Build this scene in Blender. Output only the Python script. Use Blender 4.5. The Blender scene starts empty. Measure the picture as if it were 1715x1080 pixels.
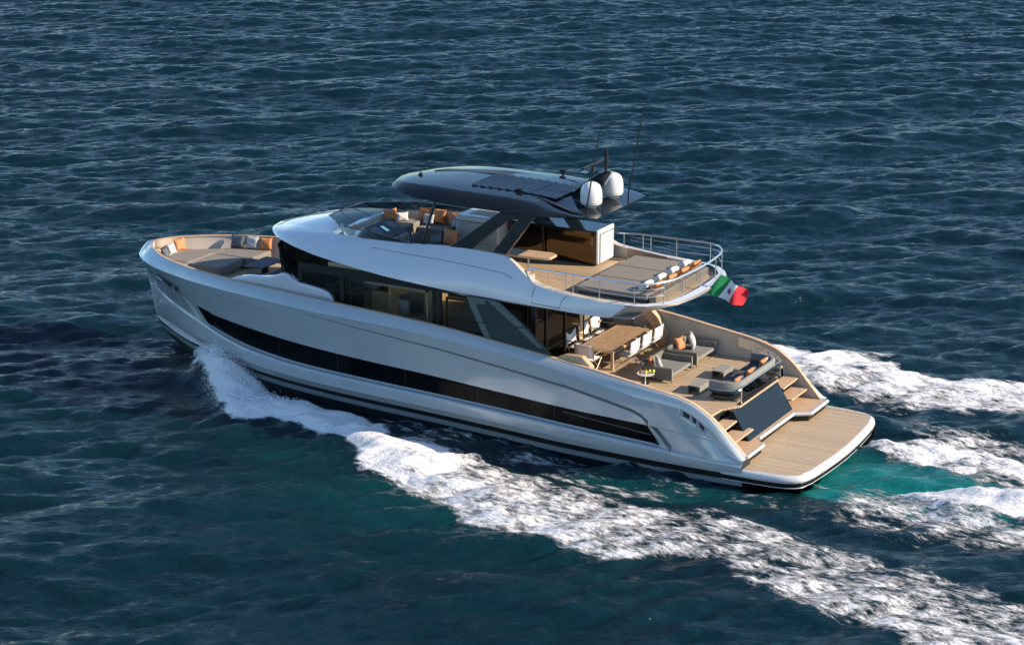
import bpy, math, random
import numpy as np
from mathutils import Vector, Matrix, noise as mnoise
R = math.radians
C = bpy.context.scene
col = C.collection

# ------------------------------------------------------------------ camera
CAM = dict(f=3683.264588, pos=(-21.63696486, 58.98171244, 23.24386915), yaw=-60.67086849, pitch=16.79330665, roll=-0.10430981)
cam = bpy.data.cameras.new('camera'); co = bpy.data.objects.new('camera', cam); col.objects.link(co)
cam.sensor_fit = 'HORIZONTAL'; cam.sensor_width = 36.0; cam.lens = 36.0 * CAM['f'] / 1715.0
cam.clip_start = 0.5; cam.clip_end = 20000
ya, pi_, ro = R(CAM['yaw']), R(CAM['pitch']), R(CAM['roll'])
F = Vector((math.cos(pi_)*math.cos(ya), math.cos(pi_)*math.sin(ya), -math.sin(pi_)))
Rt = Vector((math.sin(ya), -math.cos(ya), 0)); Up = Rt.cross(F)
r2 = Rt*math.cos(ro) + Up*math.sin(ro); u2 = -Rt*math.sin(ro) + Up*math.cos(ro)
co.matrix_world = Matrix(((r2.x, u2.x, -F.x, CAM['pos'][0]), (r2.y, u2.y, -F.y, CAM['pos'][1]), (r2.z, u2.z, -F.z, CAM['pos'][2]), (0, 0, 0, 1)))
C.camera = co

# ------------------------------------------------------------------ world and sun
SUN = Vector((-1.9, -0.64, 1.0)).normalized()
el = math.asin(SUN.z); az = math.atan2(SUN.x, SUN.y)
w = bpy.data.worlds.new('World'); C.world = w; w.use_nodes = True
nt = w.node_tree; bg = nt.nodes['Background']
sky = nt.nodes.new('ShaderNodeTexSky'); sky.sky_type = 'NISHITA'; sky.sun_disc = False
sky.sun_elevation = el; sky.sun_rotation = az; sky.air_density = 1.0; sky.dust_density = 0.0; sky.ozone_density = 2.6
tc = nt.nodes.new('ShaderNodeTexCoord')
mp = nt.nodes.new('ShaderNodeMapping'); mp.inputs['Scale'].default_value = (1, 1, 2.6)
nz = nt.nodes.new('ShaderNodeTexNoise'); nz.inputs['Scale'].default_value = 2.4; nz.inputs['Detail'].default_value = 7; nz.inputs['Roughness'].default_value = .58
cr = nt.nodes.new('ShaderNodeValToRGB'); cr.color_ramp.elements[0].position = .52; cr.color_ramp.elements[1].position = .74
mx = nt.nodes.new('ShaderNodeMix'); mx.data_type = 'RGBA'
mul = nt.nodes.new('ShaderNodeMath'); mul.operation = 'MULTIPLY'; mul.inputs[1].default_value = .5
nt.links.new(tc.outputs['Generated'], mp.inputs['Vector']); nt.links.new(mp.outputs[0], nz.inputs['Vector'])
nt.links.new(nz.outputs['Fac'], cr.inputs[0]); nt.links.new(cr.outputs[0], mul.inputs[0]); nt.links.new(mul.outputs[0], mx.inputs['Factor'])
tn = nt.nodes.new('ShaderNodeMix'); tn.data_type = 'RGBA'; tn.blend_type = 'MULTIPLY'; tn.inputs['Factor'].default_value = 1; tn.inputs['B'].default_value = (.80, .975, 1.10, 1)
nt.links.new(sky.outputs[0], tn.inputs['A']); nt.links.new(tn.outputs['Result'], mx.inputs['A']); mx.inputs['B'].default_value = (5.0, 5.0, 5.3, 1)
nt.links.new(mx.outputs['Result'], bg.inputs['Color']); bg.inputs['Strength'].default_value = 0.11
sd = bpy.data.lights.new('sun', 'SUN'); sd.energy = 4.7; sd.angle = R(.6); sd.color = (1.0, .84, .66)
so = bpy.data.objects.new('sun', sd); col.objects.link(so); so.rotation_euler = SUN.to_track_quat('Z', 'Y').to_euler()
C.view_settings.view_transform = 'Standard'; C.view_settings.look = 'None'; C.view_settings.exposure = 0.84; C.view_settings.gamma = 1.0

# ------------------------------------------------------------------ materials
def mat(name, color, rough=.5, metal=0., coat=0., spec=.5, bump=0., bscale=40., vary=0., vscale=3., trans=0., alpha=1., ior=1.45):
    m = bpy.data.materials.new(name); m.use_nodes = True; n = m.node_tree; b = n.nodes['Principled BSDF']
    b.inputs['Base Color'].default_value = (*color, 1); b.inputs['Roughness'].default_value = rough; b.inputs['Metallic'].default_value = metal
    b.inputs['Coat Weight'].default_value = coat; b.inputs['Coat Roughness'].default_value = .04; b.inputs['Specular IOR Level'].default_value = spec; b.inputs['IOR'].default_value = ior
    t = n.nodes.new('ShaderNodeTexCoord')
    if vary > 0:
        z = n.nodes.new('ShaderNodeTexNoise'); z.inputs['Scale'].default_value = vscale; z.inputs['Detail'].default_value = 5
        n.links.new(t.outputs['Object'], z.inputs['Vector'])
        mr = n.nodes.new('ShaderNodeMapRange'); mr.inputs['From Min'].default_value = .25; mr.inputs['From Max'].default_value = .75
        mr.inputs['To Min'].default_value = 1 - vary; mr.inputs['To Max'].default_value = 1 + vary
        n.links.new(z.outputs['Fac'], mr.inputs['Value'])
        mm = n.nodes.new('ShaderNodeMix'); mm.data_type = 'RGBA'; mm.blend_type = 'MULTIPLY'; mm.inputs['Factor'].default_value = 1
        mm.inputs['A'].default_value = (*color, 1); n.links.new(mr.outputs[0], mm.inputs['B']); n.links.new(mm.outputs['Result'], b.inputs['Base Color'])
    if bump > 0:
        z = n.nodes.new('ShaderNodeTexNoise'); z.inputs['Scale'].default_value = bscale; z.inputs['Detail'].default_value = 3
        n.links.new(t.outputs['Object'], z.inputs['Vector'])
        bp = n.nodes.new('ShaderNodeBump'); bp.inputs['Strength'].default_value = bump; bp.inputs['Distance'].default_value = .02
        n.links.new(z.outputs['Fac'], bp.inputs['Height']); n.links.new(bp.outputs[0], b.inputs['Normal'])
    return m
def glass(name, tint, t, rough=.02):
    m = bpy.data.materials.new(name); m.use_nodes = True; n = m.node_tree; n.nodes.remove(n.nodes['Principled BSDF'])
    o = n.nodes['Material Output']; g = n.nodes.new('ShaderNodeBsdfGlossy'); g.inputs['Roughness'].default_value = rough
    tr = n.nodes.new('ShaderNodeBsdfTransparent'); tr.inputs['Color'].default_value = (*[c*t for c in tint], 1)
    fr = n.nodes.new('ShaderNodeFresnel'); fr.inputs['IOR'].default_value = 1.34; mi = n.nodes.new('ShaderNodeMixShader')
    n.links.new(fr.outputs[0], mi.inputs[0]); n.links.new(tr.outputs[0], mi.inputs[1]); n.links.new(g.outputs[0], mi.inputs[2]); n.links.new(mi.outputs[0], o.inputs[0])
    return m
def plank(name, c1, c2, width=.09, axis='Y', caulk=(.05, .035, .025), rough=.55, gap=.05):
    m = bpy.data.materials.new(name); m.use_nodes = True; n = m.node_tree; b = n.nodes['Principled BSDF']
    t = n.nodes.new('ShaderNodeTexCoord'); s = n.nodes.new('ShaderNodeSeparateXYZ'); n.links.new(t.outputs['Object'], s.inputs[0])
    a = n.nodes.new('ShaderNodeMath'); a.operation = 'DIVIDE'; a.inputs[1].default_value = width; n.links.new(s.outputs[axis], a.inputs[0])
    fl = n.nodes.new('ShaderNodeMath'); fl.operation = 'FLOOR'; n.links.new(a.outputs[0], fl.inputs[0])
    fr = n.nodes.new('ShaderNodeMath'); fr.operation = 'FRACT'; n.links.new(a.outputs[0], fr.inputs[0])
    lt = n.nodes.new('ShaderNodeMath'); lt.operation = 'LESS_THAN'; lt.inputs[1].default_value = gap; n.links.new(fr.outputs[0], lt.inputs[0])
    wn = n.nodes.new('ShaderNodeTexWhiteNoise'); wn.noise_dimensions = '1D'; n.links.new(fl.outputs[0], wn.inputs['W'])
    mp = n.nodes.new('ShaderNodeMapping'); mp.inputs['Scale'].default_value = (2, 26, 26) if axis == 'Y' else (26, 2, 26)
    n.links.new(t.outputs['Object'], mp.inputs['Vector'])
    z = n.nodes.new('ShaderNodeTexNoise'); z.inputs['Scale'].default_value = 1.6; z.inputs['Detail'].default_value = 6; n.links.new(mp.outputs[0], z.inputs['Vector'])
    ad = n.nodes.new('ShaderNodeMath'); ad.operation = 'MULTIPLY_ADD'; ad.inputs[1].default_value = .45; n.links.new(wn.outputs['Value'], ad.inputs[0])
    sc = n.nodes.new('ShaderNodeMath'); sc.operation = 'MULTIPLY'; sc.inputs[1].default_value = .55; n.links.new(z.outputs['Fac'], sc.inputs[0]); n.links.new(sc.outputs[0], ad.inputs[2])
    mx = n.nodes.new('ShaderNodeMix'); mx.data_type = 'RGBA'; mx.inputs['A'].default_value = (*c1, 1); mx.inputs['B'].default_value = (*c2, 1); n.links.new(ad.outputs[0], mx.inputs['Factor'])
    m2 = n.nodes.new('ShaderNodeMix'); m2.data_type = 'RGBA'; m2.inputs['B'].default_value = (*caulk, 1); n.links.new(mx.outputs['Result'], m2.inputs['A']); n.links.new(lt.outputs[0], m2.inputs['Factor'])
    n.links.new(m2.outputs['Result'], b.inputs['Base Color']); b.inputs['Roughness'].default_value = rough
    return m
def weave(name, c1, c2, scale=60., axis='Z'):
    m = bpy.data.materials.new(name); m.use_nodes = True; n = m.node_tree; b = n.nodes['Principled BSDF']
    t = n.nodes.new('ShaderNodeTexCoord'); wv = n.nodes.new('ShaderNodeTexWave'); wv.bands_direction = axis; wv.inputs['Scale'].default_value = scale; wv.inputs['Distortion'].default_value = .6
    n.links.new(t.outputs['Object'], wv.inputs['Vector'])
    mx = n.nodes.new('ShaderNodeMix'); mx.data_type = 'RGBA'; mx.inputs['A'].default_value = (*c1, 1); mx.inputs['B'].default_value = (*c2, 1)
    n.links.new(wv.outputs['Fac'], mx.inputs['Factor']); n.links.new(mx.outputs['Result'], b.inputs['Base Color']); b.inputs['Roughness'].default_value = .9
    bp = n.nodes.new('ShaderNodeBump'); bp.inputs['Strength'].default_value = .4; bp.inputs['Distance'].default_value = .01
    n.links.new(wv.outputs['Fac'], bp.inputs['Height']); n.links.new(bp.outputs[0], b.inputs['Normal'])
    return m
M = dict(
 hull=mat('hull_paint', (.41, .445, .46), .15, .10, 1., vary=.02, vscale=.6),
 white=mat('white_gelcoat', (.64, .65, .67), .25, 0, 1., vary=.02, vscale=.8),
 trim=mat('bright_trim', (.56, .56, .56), .3, 0, .6),
 liner=mat('cream_liner', (.50, .44, .37), .4, 0, .3, vary=.05, vscale=1.5),
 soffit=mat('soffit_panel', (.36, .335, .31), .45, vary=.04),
 anti=mat('antifouling', (.012, .016, .018), .45, vary=.2),
 stripe=mat('black_stripe', (.004, .005, .006), .35, spec=.4),
 strip=mat('lower_strip', (.16, .20, .21), .3, .1, .6),
 groove=mat('groove_grey', (.10, .12, .13), .4),
 dark=mat('hull_glass', (.002, .003, .004), .14, 0, 0, .12),
 carbon=mat('graphite_paint', (.008, .012, .016), .08, 0, 0, .6),
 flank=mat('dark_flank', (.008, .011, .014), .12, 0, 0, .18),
 strut=mat('dark_strut', (.028, .034, .038), .3, .3, .4),
 black=mat('black_plastic', (.012, .012, .013), .4),
 gloss=mat('bronze_mirror', (.11, .085, .055), .06, 1.),
 chrome=mat('stainless', (.72, .73, .74), .16, 1.),
 rail=mat('rail_steel', (.62, .66, .70), .25, .8),
 teak=plank('teak_deck', (.40, .29, .175), (.56, .42, .27), .14, 'Y', gap=.11),
 teakx=plank('teak_table', (.30, .20, .12), (.42, .30, .19), .13, 'X', gap=.09),
 tablewood=mat('table_wood', (.40, .27, .165), .5, vary=.18, vscale=5),
 wood=mat('teak_trim', (.50, .34, .21), .5, vary=.12, vscale=6),
 wallwood=mat('salon_wood', (.55, .40, .22), .5, vary=.1, vscale=4),
 taupe=mat('taupe_fabric', (.215, .19, .16), .95, bump=.25, bscale=180, vary=.06, vscale=4),
 grey=mat('grey_fabric', (.20, .20, .185), .95, bump=.25, bscale=180, vary=.06),
 charcoal=mat('charcoal_fabric', (.045, .055, .065), .9, bump=.25, bscale=160, vary=.1),
 slate=mat('slate_fabric', (.10, .115, .13), .9, bump=.25, bscale=160, vary=.1),
 orange=mat('tan_leather', (.52, .20, .07), .6, bump=.2, bscale=30, vary=.12, vscale=5),
 cream=mat('cream_fabric', (.66, .62, .57), .9, bump=.25, bscale=160, vary=.05),
 pale=mat('pale_grey_fabric', (.42, .42, .42), .95, bump=.3, bscale=160, vary=.06),
 rope=weave('rope_weave', (.10, .10, .085), (.25, .24, .205), 34., 'X'),
 ropey=weave('rope_weave_side', (.10, .10, .085), (.25, .24, .205), 34., 'Y'),
 sling=mat('white_sling', (.72, .70, .67), .8, bump=.2, bscale=200),
 frame=mat('bronze_frame', (.28, .24, .19), .4, .4),
 slat=weave('grey_slats', (.20, .20, .18), (.32, .31, .28), 11., 'Y'),
 dome=mat('dome_plastic', (.66, .65, .64), .35, 0, .3),
 red=mat('flag_red', (.55, .02, .03), .8), green=mat('flag_green', (.01, .20, .06), .8), flagw=mat('flag_white', (.75, .74, .72), .8),
 blue=mat('emblem_blue', (.03, .06, .30), .8), redb=mat('emblem_red', (.6, .08, .04), .8), gold=mat('emblem_gold', (.7, .5, .12), .7),
 lemon=mat('lemon_yellow', (.75, .60, .03), .45), drink=mat('amber_drink', (.6, .25, .03), .2), lime=mat('pear_green', (.42, .52, .06), .45),
 tint=glass('tinted_glass', (.75, .80, .72), .42), clear=glass('clear_glass', (.93, .96, .95), .93), smoke=glass('smoked_glass', (.72, .85, .95), .28),
 wing=mat('wing_panel', (.035, .05, .05), .15, 0, .3), wingb=mat('wing_border', (.11, .14, .13), .25, 0, .3), pane=mat('transom_glass', (.012, .018, .024), .16, 0, 0, .12),
)
scr = bpy.data.materials.new('screen'); scr.use_nodes = True; b_ = scr.node_tree.nodes['Principled BSDF']
b_.inputs['Base Color'].default_value = (.1, .2, .22, 1); b_.inputs['Emission Color'].default_value = (.25, .6, .8, 1); b_.inputs['Emission Strength'].default_value = .35
M['screen'] = scr

# ------------------------------------------------------------------ helpers
def pch(xs, ys):
    xs = np.array(xs, float); ys = np.array(ys, float); o = np.argsort(xs); xs, ys = xs[o], ys[o]
    h = np.diff(xs); d = np.diff(ys)/h; m = np.zeros(len(xs)); m[0], m[-1] = d[0], d[-1]
    for i in range(1, len(xs)-1):
        m[i] = 0 if d[i-1]*d[i] <= 0 else (3*(h[i]+h[i-1]))/((2*h[i]+h[i-1])/d[i-1]+(h[i]+2*h[i-1])/d[i])
    def f(x):
        x = np.clip(x, xs[0], xs[-1]); i = np.clip(np.searchsorted(xs, x)-1, 0, len(h)-1); t = (x-xs[i])/h[i]
        return (ys[i]*(1+2*t)*(1-t)**2 + m[i]*h[i]*t*(1-t)**2 + ys[i+1]*t*t*(3-2*t) + m[i+1]*h[i]*t*t*(t-1))
    return f
def P2(d):
    return pch(list(d.keys()), list(d.values()))

def empty(name, label, cat, loc, rz=0, group=None):
    o = bpy.data.objects.new(name, None); col.objects.link(o); o.location = loc; o.rotation_euler = (0, 0, rz); o.empty_display_size = .2
    o['label'] = label; o['category'] = cat
    if group: o['group'] = group
    return o
def root(o):
    while o.parent: o = o.parent
    return o
SPLIT = {'mid_rail', 'hardtop_pole', 'platform_seam', 'arm_frame', 'fairlead_port', 'side_deck', 'window_mullion', 'side_window', 'inner_surround', 'balustrade_post', 'wind_screen_post', 'bar_door_gap', 'mooring_cleat', 'chrome_roller', 'stair_wall', 'salon_bulkhead', 'salon_cabinet', 'coaming', 'landing_edge', 'sunroof_louvre', 'hardtop_strut', 'door_frame_post', 'crest_quarter'}
class MB:
    def __init__(s): s.v = []; s.f = []
    def add(s, vs, fs):
        k = len(s.v); s.v += [tuple(map(float, p)) for p in vs]; s.f += [tuple(i+k for i in f) for f in fs]; return s
    def hexa(s, p):   # 4 bottom ccw, 4 top ccw
        return s.add(p, [(3, 2, 1, 0), (4, 5, 6, 7), (0, 1, 5, 4), (1, 2, 6, 5), (2, 3, 7, 6), (3, 0, 4, 7)])
    def box(s, x0, x1, y0, y1, z0, z1):
        return s.hexa([(x0, y0, z0), (x1, y0, z0), (x1, y1, z0), (x0, y1, z0), (x0, y0, z1), (x1, y0, z1), (x1, y1, z1), (x0, y1, z1)])
    def prism(s, poly, z0, z1):   # poly xy ccw; z0/z1 scalars or lists
        n = len(poly); a = z0 if hasattr(z0, '__len__') else [z0]*n; b = z1 if hasattr(z1, '__len__') else [z1]*n
        return s.add([(p[0], p[1], a[i]) for i, p in enumerate(poly)] + [(p[0], p[1], b[i]) for i, p in enumerate(poly)],
                     [tuple(range(n-1, -1, -1)), tuple(range(n, 2*n))] + [(i, (i+1) % n, n+(i+1) % n, n+i) for i in range(n)])
    def prismy(s, poly, y0, y1):  # poly in xz
        n = len(poly)
        return s.add([(p[0], y0, p[1]) for p in poly] + [(p[0], y1, p[1]) for p in poly],
                     [tuple(range(n)), tuple(range(2*n-1, n-1, -1))] + [((i+1) % n, i, n+i, n+(i+1) % n) for i in range(n)])
    def tube(s, pts, r, n=8, closed=False):
        pts = [Vector(p) for p in pts]; N = len(pts); k = len(s.v); rr = r if hasattr(r, '__len__') else [r]*N
        up = Vector((0, 0, 1))
        for i, p in enumerate(pts):
            a = pts[(i-1) % N] if (closed or i > 0) else p; b = pts[(i+1) % N] if (closed or i < N-1) else p
            t = (b-a).normalized(); u = up if abs(t.dot(up)) < .95 else Vector((1, 0, 0))
            e1 = t.cross(u).normalized(); e2 = t.cross(e1)
            for j in range(n):
                q = p + (e1*math.cos(2*math.pi*j/n) + e2*math.sin(2*math.pi*j/n))*rr[i]; s.v.append(tuple(q))
        for i in range(N if closed else N-1):
            a = k+i*n; b = k+((i+1) % N)*n
            for j in range(n): s.f.append((a+j, a+(j+1) % n, b+(j+1) % n, b+j))
        if not closed:
            s.f.append(tuple(range(k, k+n))); s.f.append(tuple(range(k+(N-1)*n+n-1, k+(N-1)*n-1, -1)))
        return s
    def lathe(s, prof, c, n=24):
        k = len(s.v)
        for (r, z) in prof:
            for j in range(n): s.v.append((c[0]+r*math.cos(2*math.pi*j/n), c[1]+r*math.sin(2*math.pi*j/n), c[2]+z))
        for i in range(len(prof)-1):
            for j in range(n): s.f.append((k+i*n+j, k+i*n+(j+1) % n, k+(i+1)*n+(j+1) % n, k+(i+1)*n+j))
        s.f.append(tuple(range(k+n-1, k-1, -1))); s.f.append(tuple(range(k+(len(prof)-1)*n, k+len(prof)*n)))
        return s
    def grid(s, rows, close=False):
        k = len(s.v); m = len(rows[0])
        for r in rows: s.v += [tuple(map(float, p)) for p in r]
        for i in range(len(rows)-1):
            for j in range(m-1 if not close else m): s.f.append((k+i*m+j, k+i*m+(j+1) % m, k+(i+1)*m+(j+1) % m, k+(i+1)*m+j))
        return s
    def xf(s, mtx):
        s.v = [tuple(mtx @ Vector(p)) for p in s.v]; return s
    def mirror(s):
        n = len(s.v); s.v += [(x, -y, z) for x, y, z in s.v]; s.f += [tuple(i+n for i in reversed(f)) for f in s.f]; return s
    def islands(s):
        par = list(range(len(s.v)))
        def fd(a):
            while par[a] != a: par[a] = par[par[a]]; a = par[a]
            return a
        for f in s.f:
            for i in f[1:]: par[fd(i)] = fd(f[0])
        gr = {}
        for f in s.f: gr.setdefault(fd(f[0]), []).append(f)
        out = []
        for fs in gr.values():
            ids = sorted({i for f in fs for i in f}); mp_ = {v: k for k, v in enumerate(ids)}; b = MB(); b.v = [s.v[i] for i in ids]; b.f = [tuple(mp_[i] for i in f) for f in fs]; out.append(b)
        return out
    def build(s, name, m, parent=None, **kw):
        if name in SPLIT:
            for b in s.islands(): o = b.build1(name, m, parent, **kw)
            return o
        return s.build1(name, m, parent, **kw)
    def build1(s, name, m, parent=None, smooth=False, bevel=0, label=None, kind=None, mats=None, fmat=None, loc=None, solid=0, segs=2, angle=35, weld=False):
        me = bpy.data.meshes.new(name); o = bpy.data.objects.new(name, me); col.objects.link(o)
        off = Vector((0, 0, 0))
        if parent is not None:
            o.parent = parent
            if root(parent).get('world_built'): off = root(parent).location
        elif loc is not None: o.location = loc; off = Vector(loc)
        me.from_pydata([(x-off[0], y-off[1], z-off[2]) for x, y, z in s.v], [], s.f)
        for q in (mats or [m]): me.materials.append(M[q] if isinstance(q, str) else q)
        if fmat is not None: me.polygons.foreach_set('material_index', fmat)
        import bmesh
        bm = bmesh.new(); bm.from_mesh(me)
        if weld or smooth: bmesh.ops.remove_doubles(bm, verts=bm.verts, dist=1e-4)
        bmesh.ops.recalc_face_normals(bm, faces=bm.faces)
        if smooth:
            for f in bm.faces: f.smooth = True
            for e in bm.edges:
                if len(e.link_faces) == 2 and e.calc_face_angle(0) > R(angle): e.smooth = False
        bm.to_mesh(me); bm.free()
        if solid:
            md = o.modifiers.new('s', 'SOLIDIFY'); md.thickness = solid; md.offset = 0
        if bevel:
            md = o.modifiers.new('b', 'BEVEL'); md.width = bevel; md.segments = segs; md.limit_method = 'ANGLE'; md.angle_limit = R(40); md.harden_normals = True
            for p in me.polygons: p.use_smooth = True
        if label: o['label'] = label
        if kind: o['kind'] = kind
        return o

# ------------------------------------------------------------------ the yacht: lines
Y = empty('motor_yacht', 'large silver grey motor yacht under way with teak decks and a dark hardtop', 'yacht', (13, 0, 0)); Y['world_built'] = 1
y_ch = P2({1.6: 3.33, 3: 3.37, 4.5: 3.38, 8: 3.32, 13: 3.16, 16: 3.02, 18: 2.86, 20: 2.56, 22: 1.98, 23: 1.58, 24: 1.08, 25: .52, 25.6: .2, 25.97: 0})
z_s2 = P2({1.6: .46, 4: .43, 7.5: .43, 10.2: .50, 13: .55, 15.5: .57, 18: .61, 20: .68, 22: .80, 24: .84, 25.3: .88, 25.97: .95})
z_s1 = lambda x: z_s2(x) - np.interp(x, [0, 5, 10, 20, 26], [.2, .2, .18, .13, .17])
y_b = P2({1.6: 3.39, 3: 3.45, 4.5: 3.48, 8: 3.46, 13: 3.36, 16: 3.24, 18: 3.10, 20: 2.80, 22: 2.22, 23: 1.80, 24: 1.30, 25: .70, 25.6: .3, 25.99: 0})
zwb = P2({1.6: .74, 4.67: .88, 7.5: .98, 10.2: 1.10, 13: 1.18, 15.4: 1.22, 17.5: 1.27, 19.8: 1.42, 21.3: 1.62, 22.4: 1.80, 24: 1.95, 26: 2.1})
zwt = P2({1.6: 1.25, 5.1: 1.49, 7.5: 1.56, 10.2: 1.70, 12.7: 1.83, 15.35: 1.92, 17.45: 2.02, 19.7: 2.16, 21.3: 2.27, 22.6: 2.42, 24: 2.5, 26: 2.55})
y_k = P2({1.6: 3.3, 3: 3.28, 5: 3.38, 8: 3.42, 12: 3.42, 16: 3.36, 18: 3.26, 20: 3.05, 22: 2.70, 23: 2.42, 24: 2.06, 24.7: 1.74, 25.3: 1.36, 25.8: .95, 26.15: .54, 26.32: .26, 26.4: 0})
z_k = P2({1.6: .80, 2.2: .95, 3: 1.40, 3.6: 1.80, 4.5: 2.10, 5: 2.22, 6.3: 2.45, 7.8: 2.68, 9: 2.84, 10.2: 2.96, 12: 3.10, 14: 3.21, 17: 3.26, 19.2: 3.33, 22.5: 3.38, 26.05: 3.40})
y_t = P2({1.6: 3.02, 2.2: 3.05, 3: 3.13, 4: 3.18, 5: 3.22, 7: 3.22, 10: 3.22, 14: 3.2, 17: 3.1, 19.4: 2.94, 21.2: 2.70, 22.6: 2.38, 23.2: 2.16, 24: 1.82, 25: 1.13, 25.5: .68, 25.85: 0})
z_t = P2({1.6: .66, 1.95: .86, 2.2: 1.11, 2.5: 1.42, 3: 1.91, 3.3: 2.12, 3.6: 2.29, 4: 2.42, 4.5: 2.52, 5: 2.59, 6: 2.73, 7: 2.87, 8.2: 3.01, 9.2: 3.13, 10.3: 3.24, 12.15: 3.42, 14: 3.53, 16: 3.60, 18: 3.66, 20: 3.71, 23: 3.75, 25.8: 3.76, 26.0: 3.735, 26.15: 3.68, 26.28: 3.58, 26.36: 3.48, 26.4: 3.42})
XB0 = 1.95
DECK = 1.83
def win_depth(x):
    return float(np.interp(x, [4.35, 4.75, 21.9, 22.5], [0, .09, .09, 0]))
def led(x): return float(np.interp(x, [1.9, 3, 4.5, 20, 22.5], [.02, .05, .10, .10, .035]))
def section(x):
    """port section from keel to cap top: list of (y, z)"""
    ych, zs1, zs2, yb = float(y_ch(x)), float(z_s1(x)), float(z_s2(x)), float(y_b(x))
    wb, wt, yk, zk, yt, zt = float(zwb(x)), float(zwt(x)), float(y_k(x)), float(z_k(x)), float(y_t(x)), float(z_t(x))
    d = win_depth(x); s = min(1, yb/1.5); LG = led(x)
    wt = min(wt, zk-.06); wb = min(wb, wt-.04)
    def side(z):      # upper side fairs from yb to yk
        t = max(0, min(1, (z-wb)/(zk-wb))); return (yb-LG*s)+(yk-(yb-LG*s))*(t**1.25)
    pts = [(0, -1.2), (ych*.55, -.9), (ych*.93, -.35), (ych*.97, zs1-.20), (ych-.035*s, zs1-.16), (ych-.035*s, zs1), (ych-.02*s, zs2), (ych+.035*s, zs2+.004)]
    zb0 = zs2+(wb-.12-zs2)*.45
    pts += [((ych+yb)/2+.01*s, zs2+(zb0-zs2)*.5), (yb-.01*s, zb0), (yb, wb-.085), (yb-.12*LG*s, wb-.055), (yb-.45*LG*s, wb-.025), (yb-LG*s, wb-.008)]
    pts += [(side(wb)-d*s-.012, wb+.0), (side(wb+.05)-d*s-.012, wb+.03)]
    for k in (.33, .66): 
        z = wb+.03+(wt-.03-wb-.03)*k; pts.append((side(z)-d*s-.012, z))
    pts += [(side(wt)-d*s-.012, wt-.03), (side(wt), wt)]
    for k in (.25, .5, .75): z = wt+(zk-.03-wt)*k; pts.append((side(z), z))
    lip = .022*min(1, max(0, (x-4.5)/2))*min(1, yk)
    pts += [(side(zk-.03)-lip, zk-.008), (yk, zk)]
    rn = min(1, max(0, (6.5-x)/2.5))
    for a in (4, 15, 32, 50, 68): 
        c, q = math.cos(R(a)), math.sin(R(a)); k_ = (4, 15, 32, 50, 68).index(a); t = (.04, .2, .42, .63, .82)[k_]
        c2, q2 = 1-t+.05*math.sin(math.pi*t), t+.06*math.sin(math.pi*t)
        c, q = c*rn+c2*(1-rn), q*rn+q2*(1-rn); pts.append((yt+(yk-yt)*c, zk+(zt-zk)*q))
    pts += [(yt, zt)]
    return pts
def hy(x, z):
    s = section(x); 
    for (a, b), (c, d) in zip(s[6:], s[7:]):
        if min(b, d)-1e-6 <= z <= max(b, d)+1e-6 and abs(d-b) > 1e-6: return a+(c-a)*(z-b)/(d-b)
    return s[-1][0]
xs = list(np.arange(XB0, 4.2, .1))+list(np.arange(4.2, 5.2, .08))+list(np.arange(5.2, 21.5, .25))+list(np.arange(21.5, 24.5, .1))+list(np.arange(24.5, 25.5, .08))+[25.56, 25.62, 25.68, 25.73, 25.78, 25.82, 25.86, 25.9, 25.93, 25.955, 25.97, 26.02, 26.08, 26.14, 26.2, 26.25, 26.3, 26.34, 26.37, 26.39]
def rows_of(fn):
    return [fn(x) for x in xs]
secs = []
for x in xs:
    sp = section(x)
    if x > 25.0:       # round the top of the stem forward over the lower part
        pass
    secs.append([(x, y, z) for y, z in sp])
secs.append([(26.4, 0, z) for y, z in section(26.4)])
nS = len(secs[0])
def rake(x, z):
    t = max(0, (x-21.5)/4.5)**1.5; k = float(np.interp(z, [-1.2, -.1, .45, .9, 1.3], [3.2, 1.0, .32, .06, 0]))
    cz = float(np.interp(z, [1.0, 1.98, 3.36], [0, .42, 1]))
    if x > 25.97: x = 25.97+(x-25.97)*cz
    return x-t*k
secs = [[(rake(x, z), y, z) for x, y, z in r] for r in secs]
allrows = [r + [(x, -y, z) for x, y, z in reversed(r)] for r in secs]
hb = MB().grid(allrows)
fm = []
m2 = 2*nS
for i in range(len(allrows)-1):
    for j in range(m2-1):
        jj = j if j < nS-1 else (m2-2-j)
        fm.append(1 if jj < 4 else (3 if jj == 4 else (2 if jj == 5 else 0)))
hull_top = nS-1
# drop the face band that would bridge the two caps
keep = [k for k, f in enumerate(hb.f) if (k % (m2-1)) != nS-1]
hb.f = [hb.f[k] for k in keep]; fm = [fm[k] for k in keep]
kk = len(hb.v); e0 = [i for i in range(nS)]; hb.f.append(tuple(e0)); fm.append(1); hb.f.append(tuple(range(nS, 2*nS))); fm.append(1)
# transom of the lower hull
hull = hb.build('hull', None, Y, smooth=True, mats=['hull', 'anti', 'stripe', 'strip'], fmat=fm, angle=22)

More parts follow.
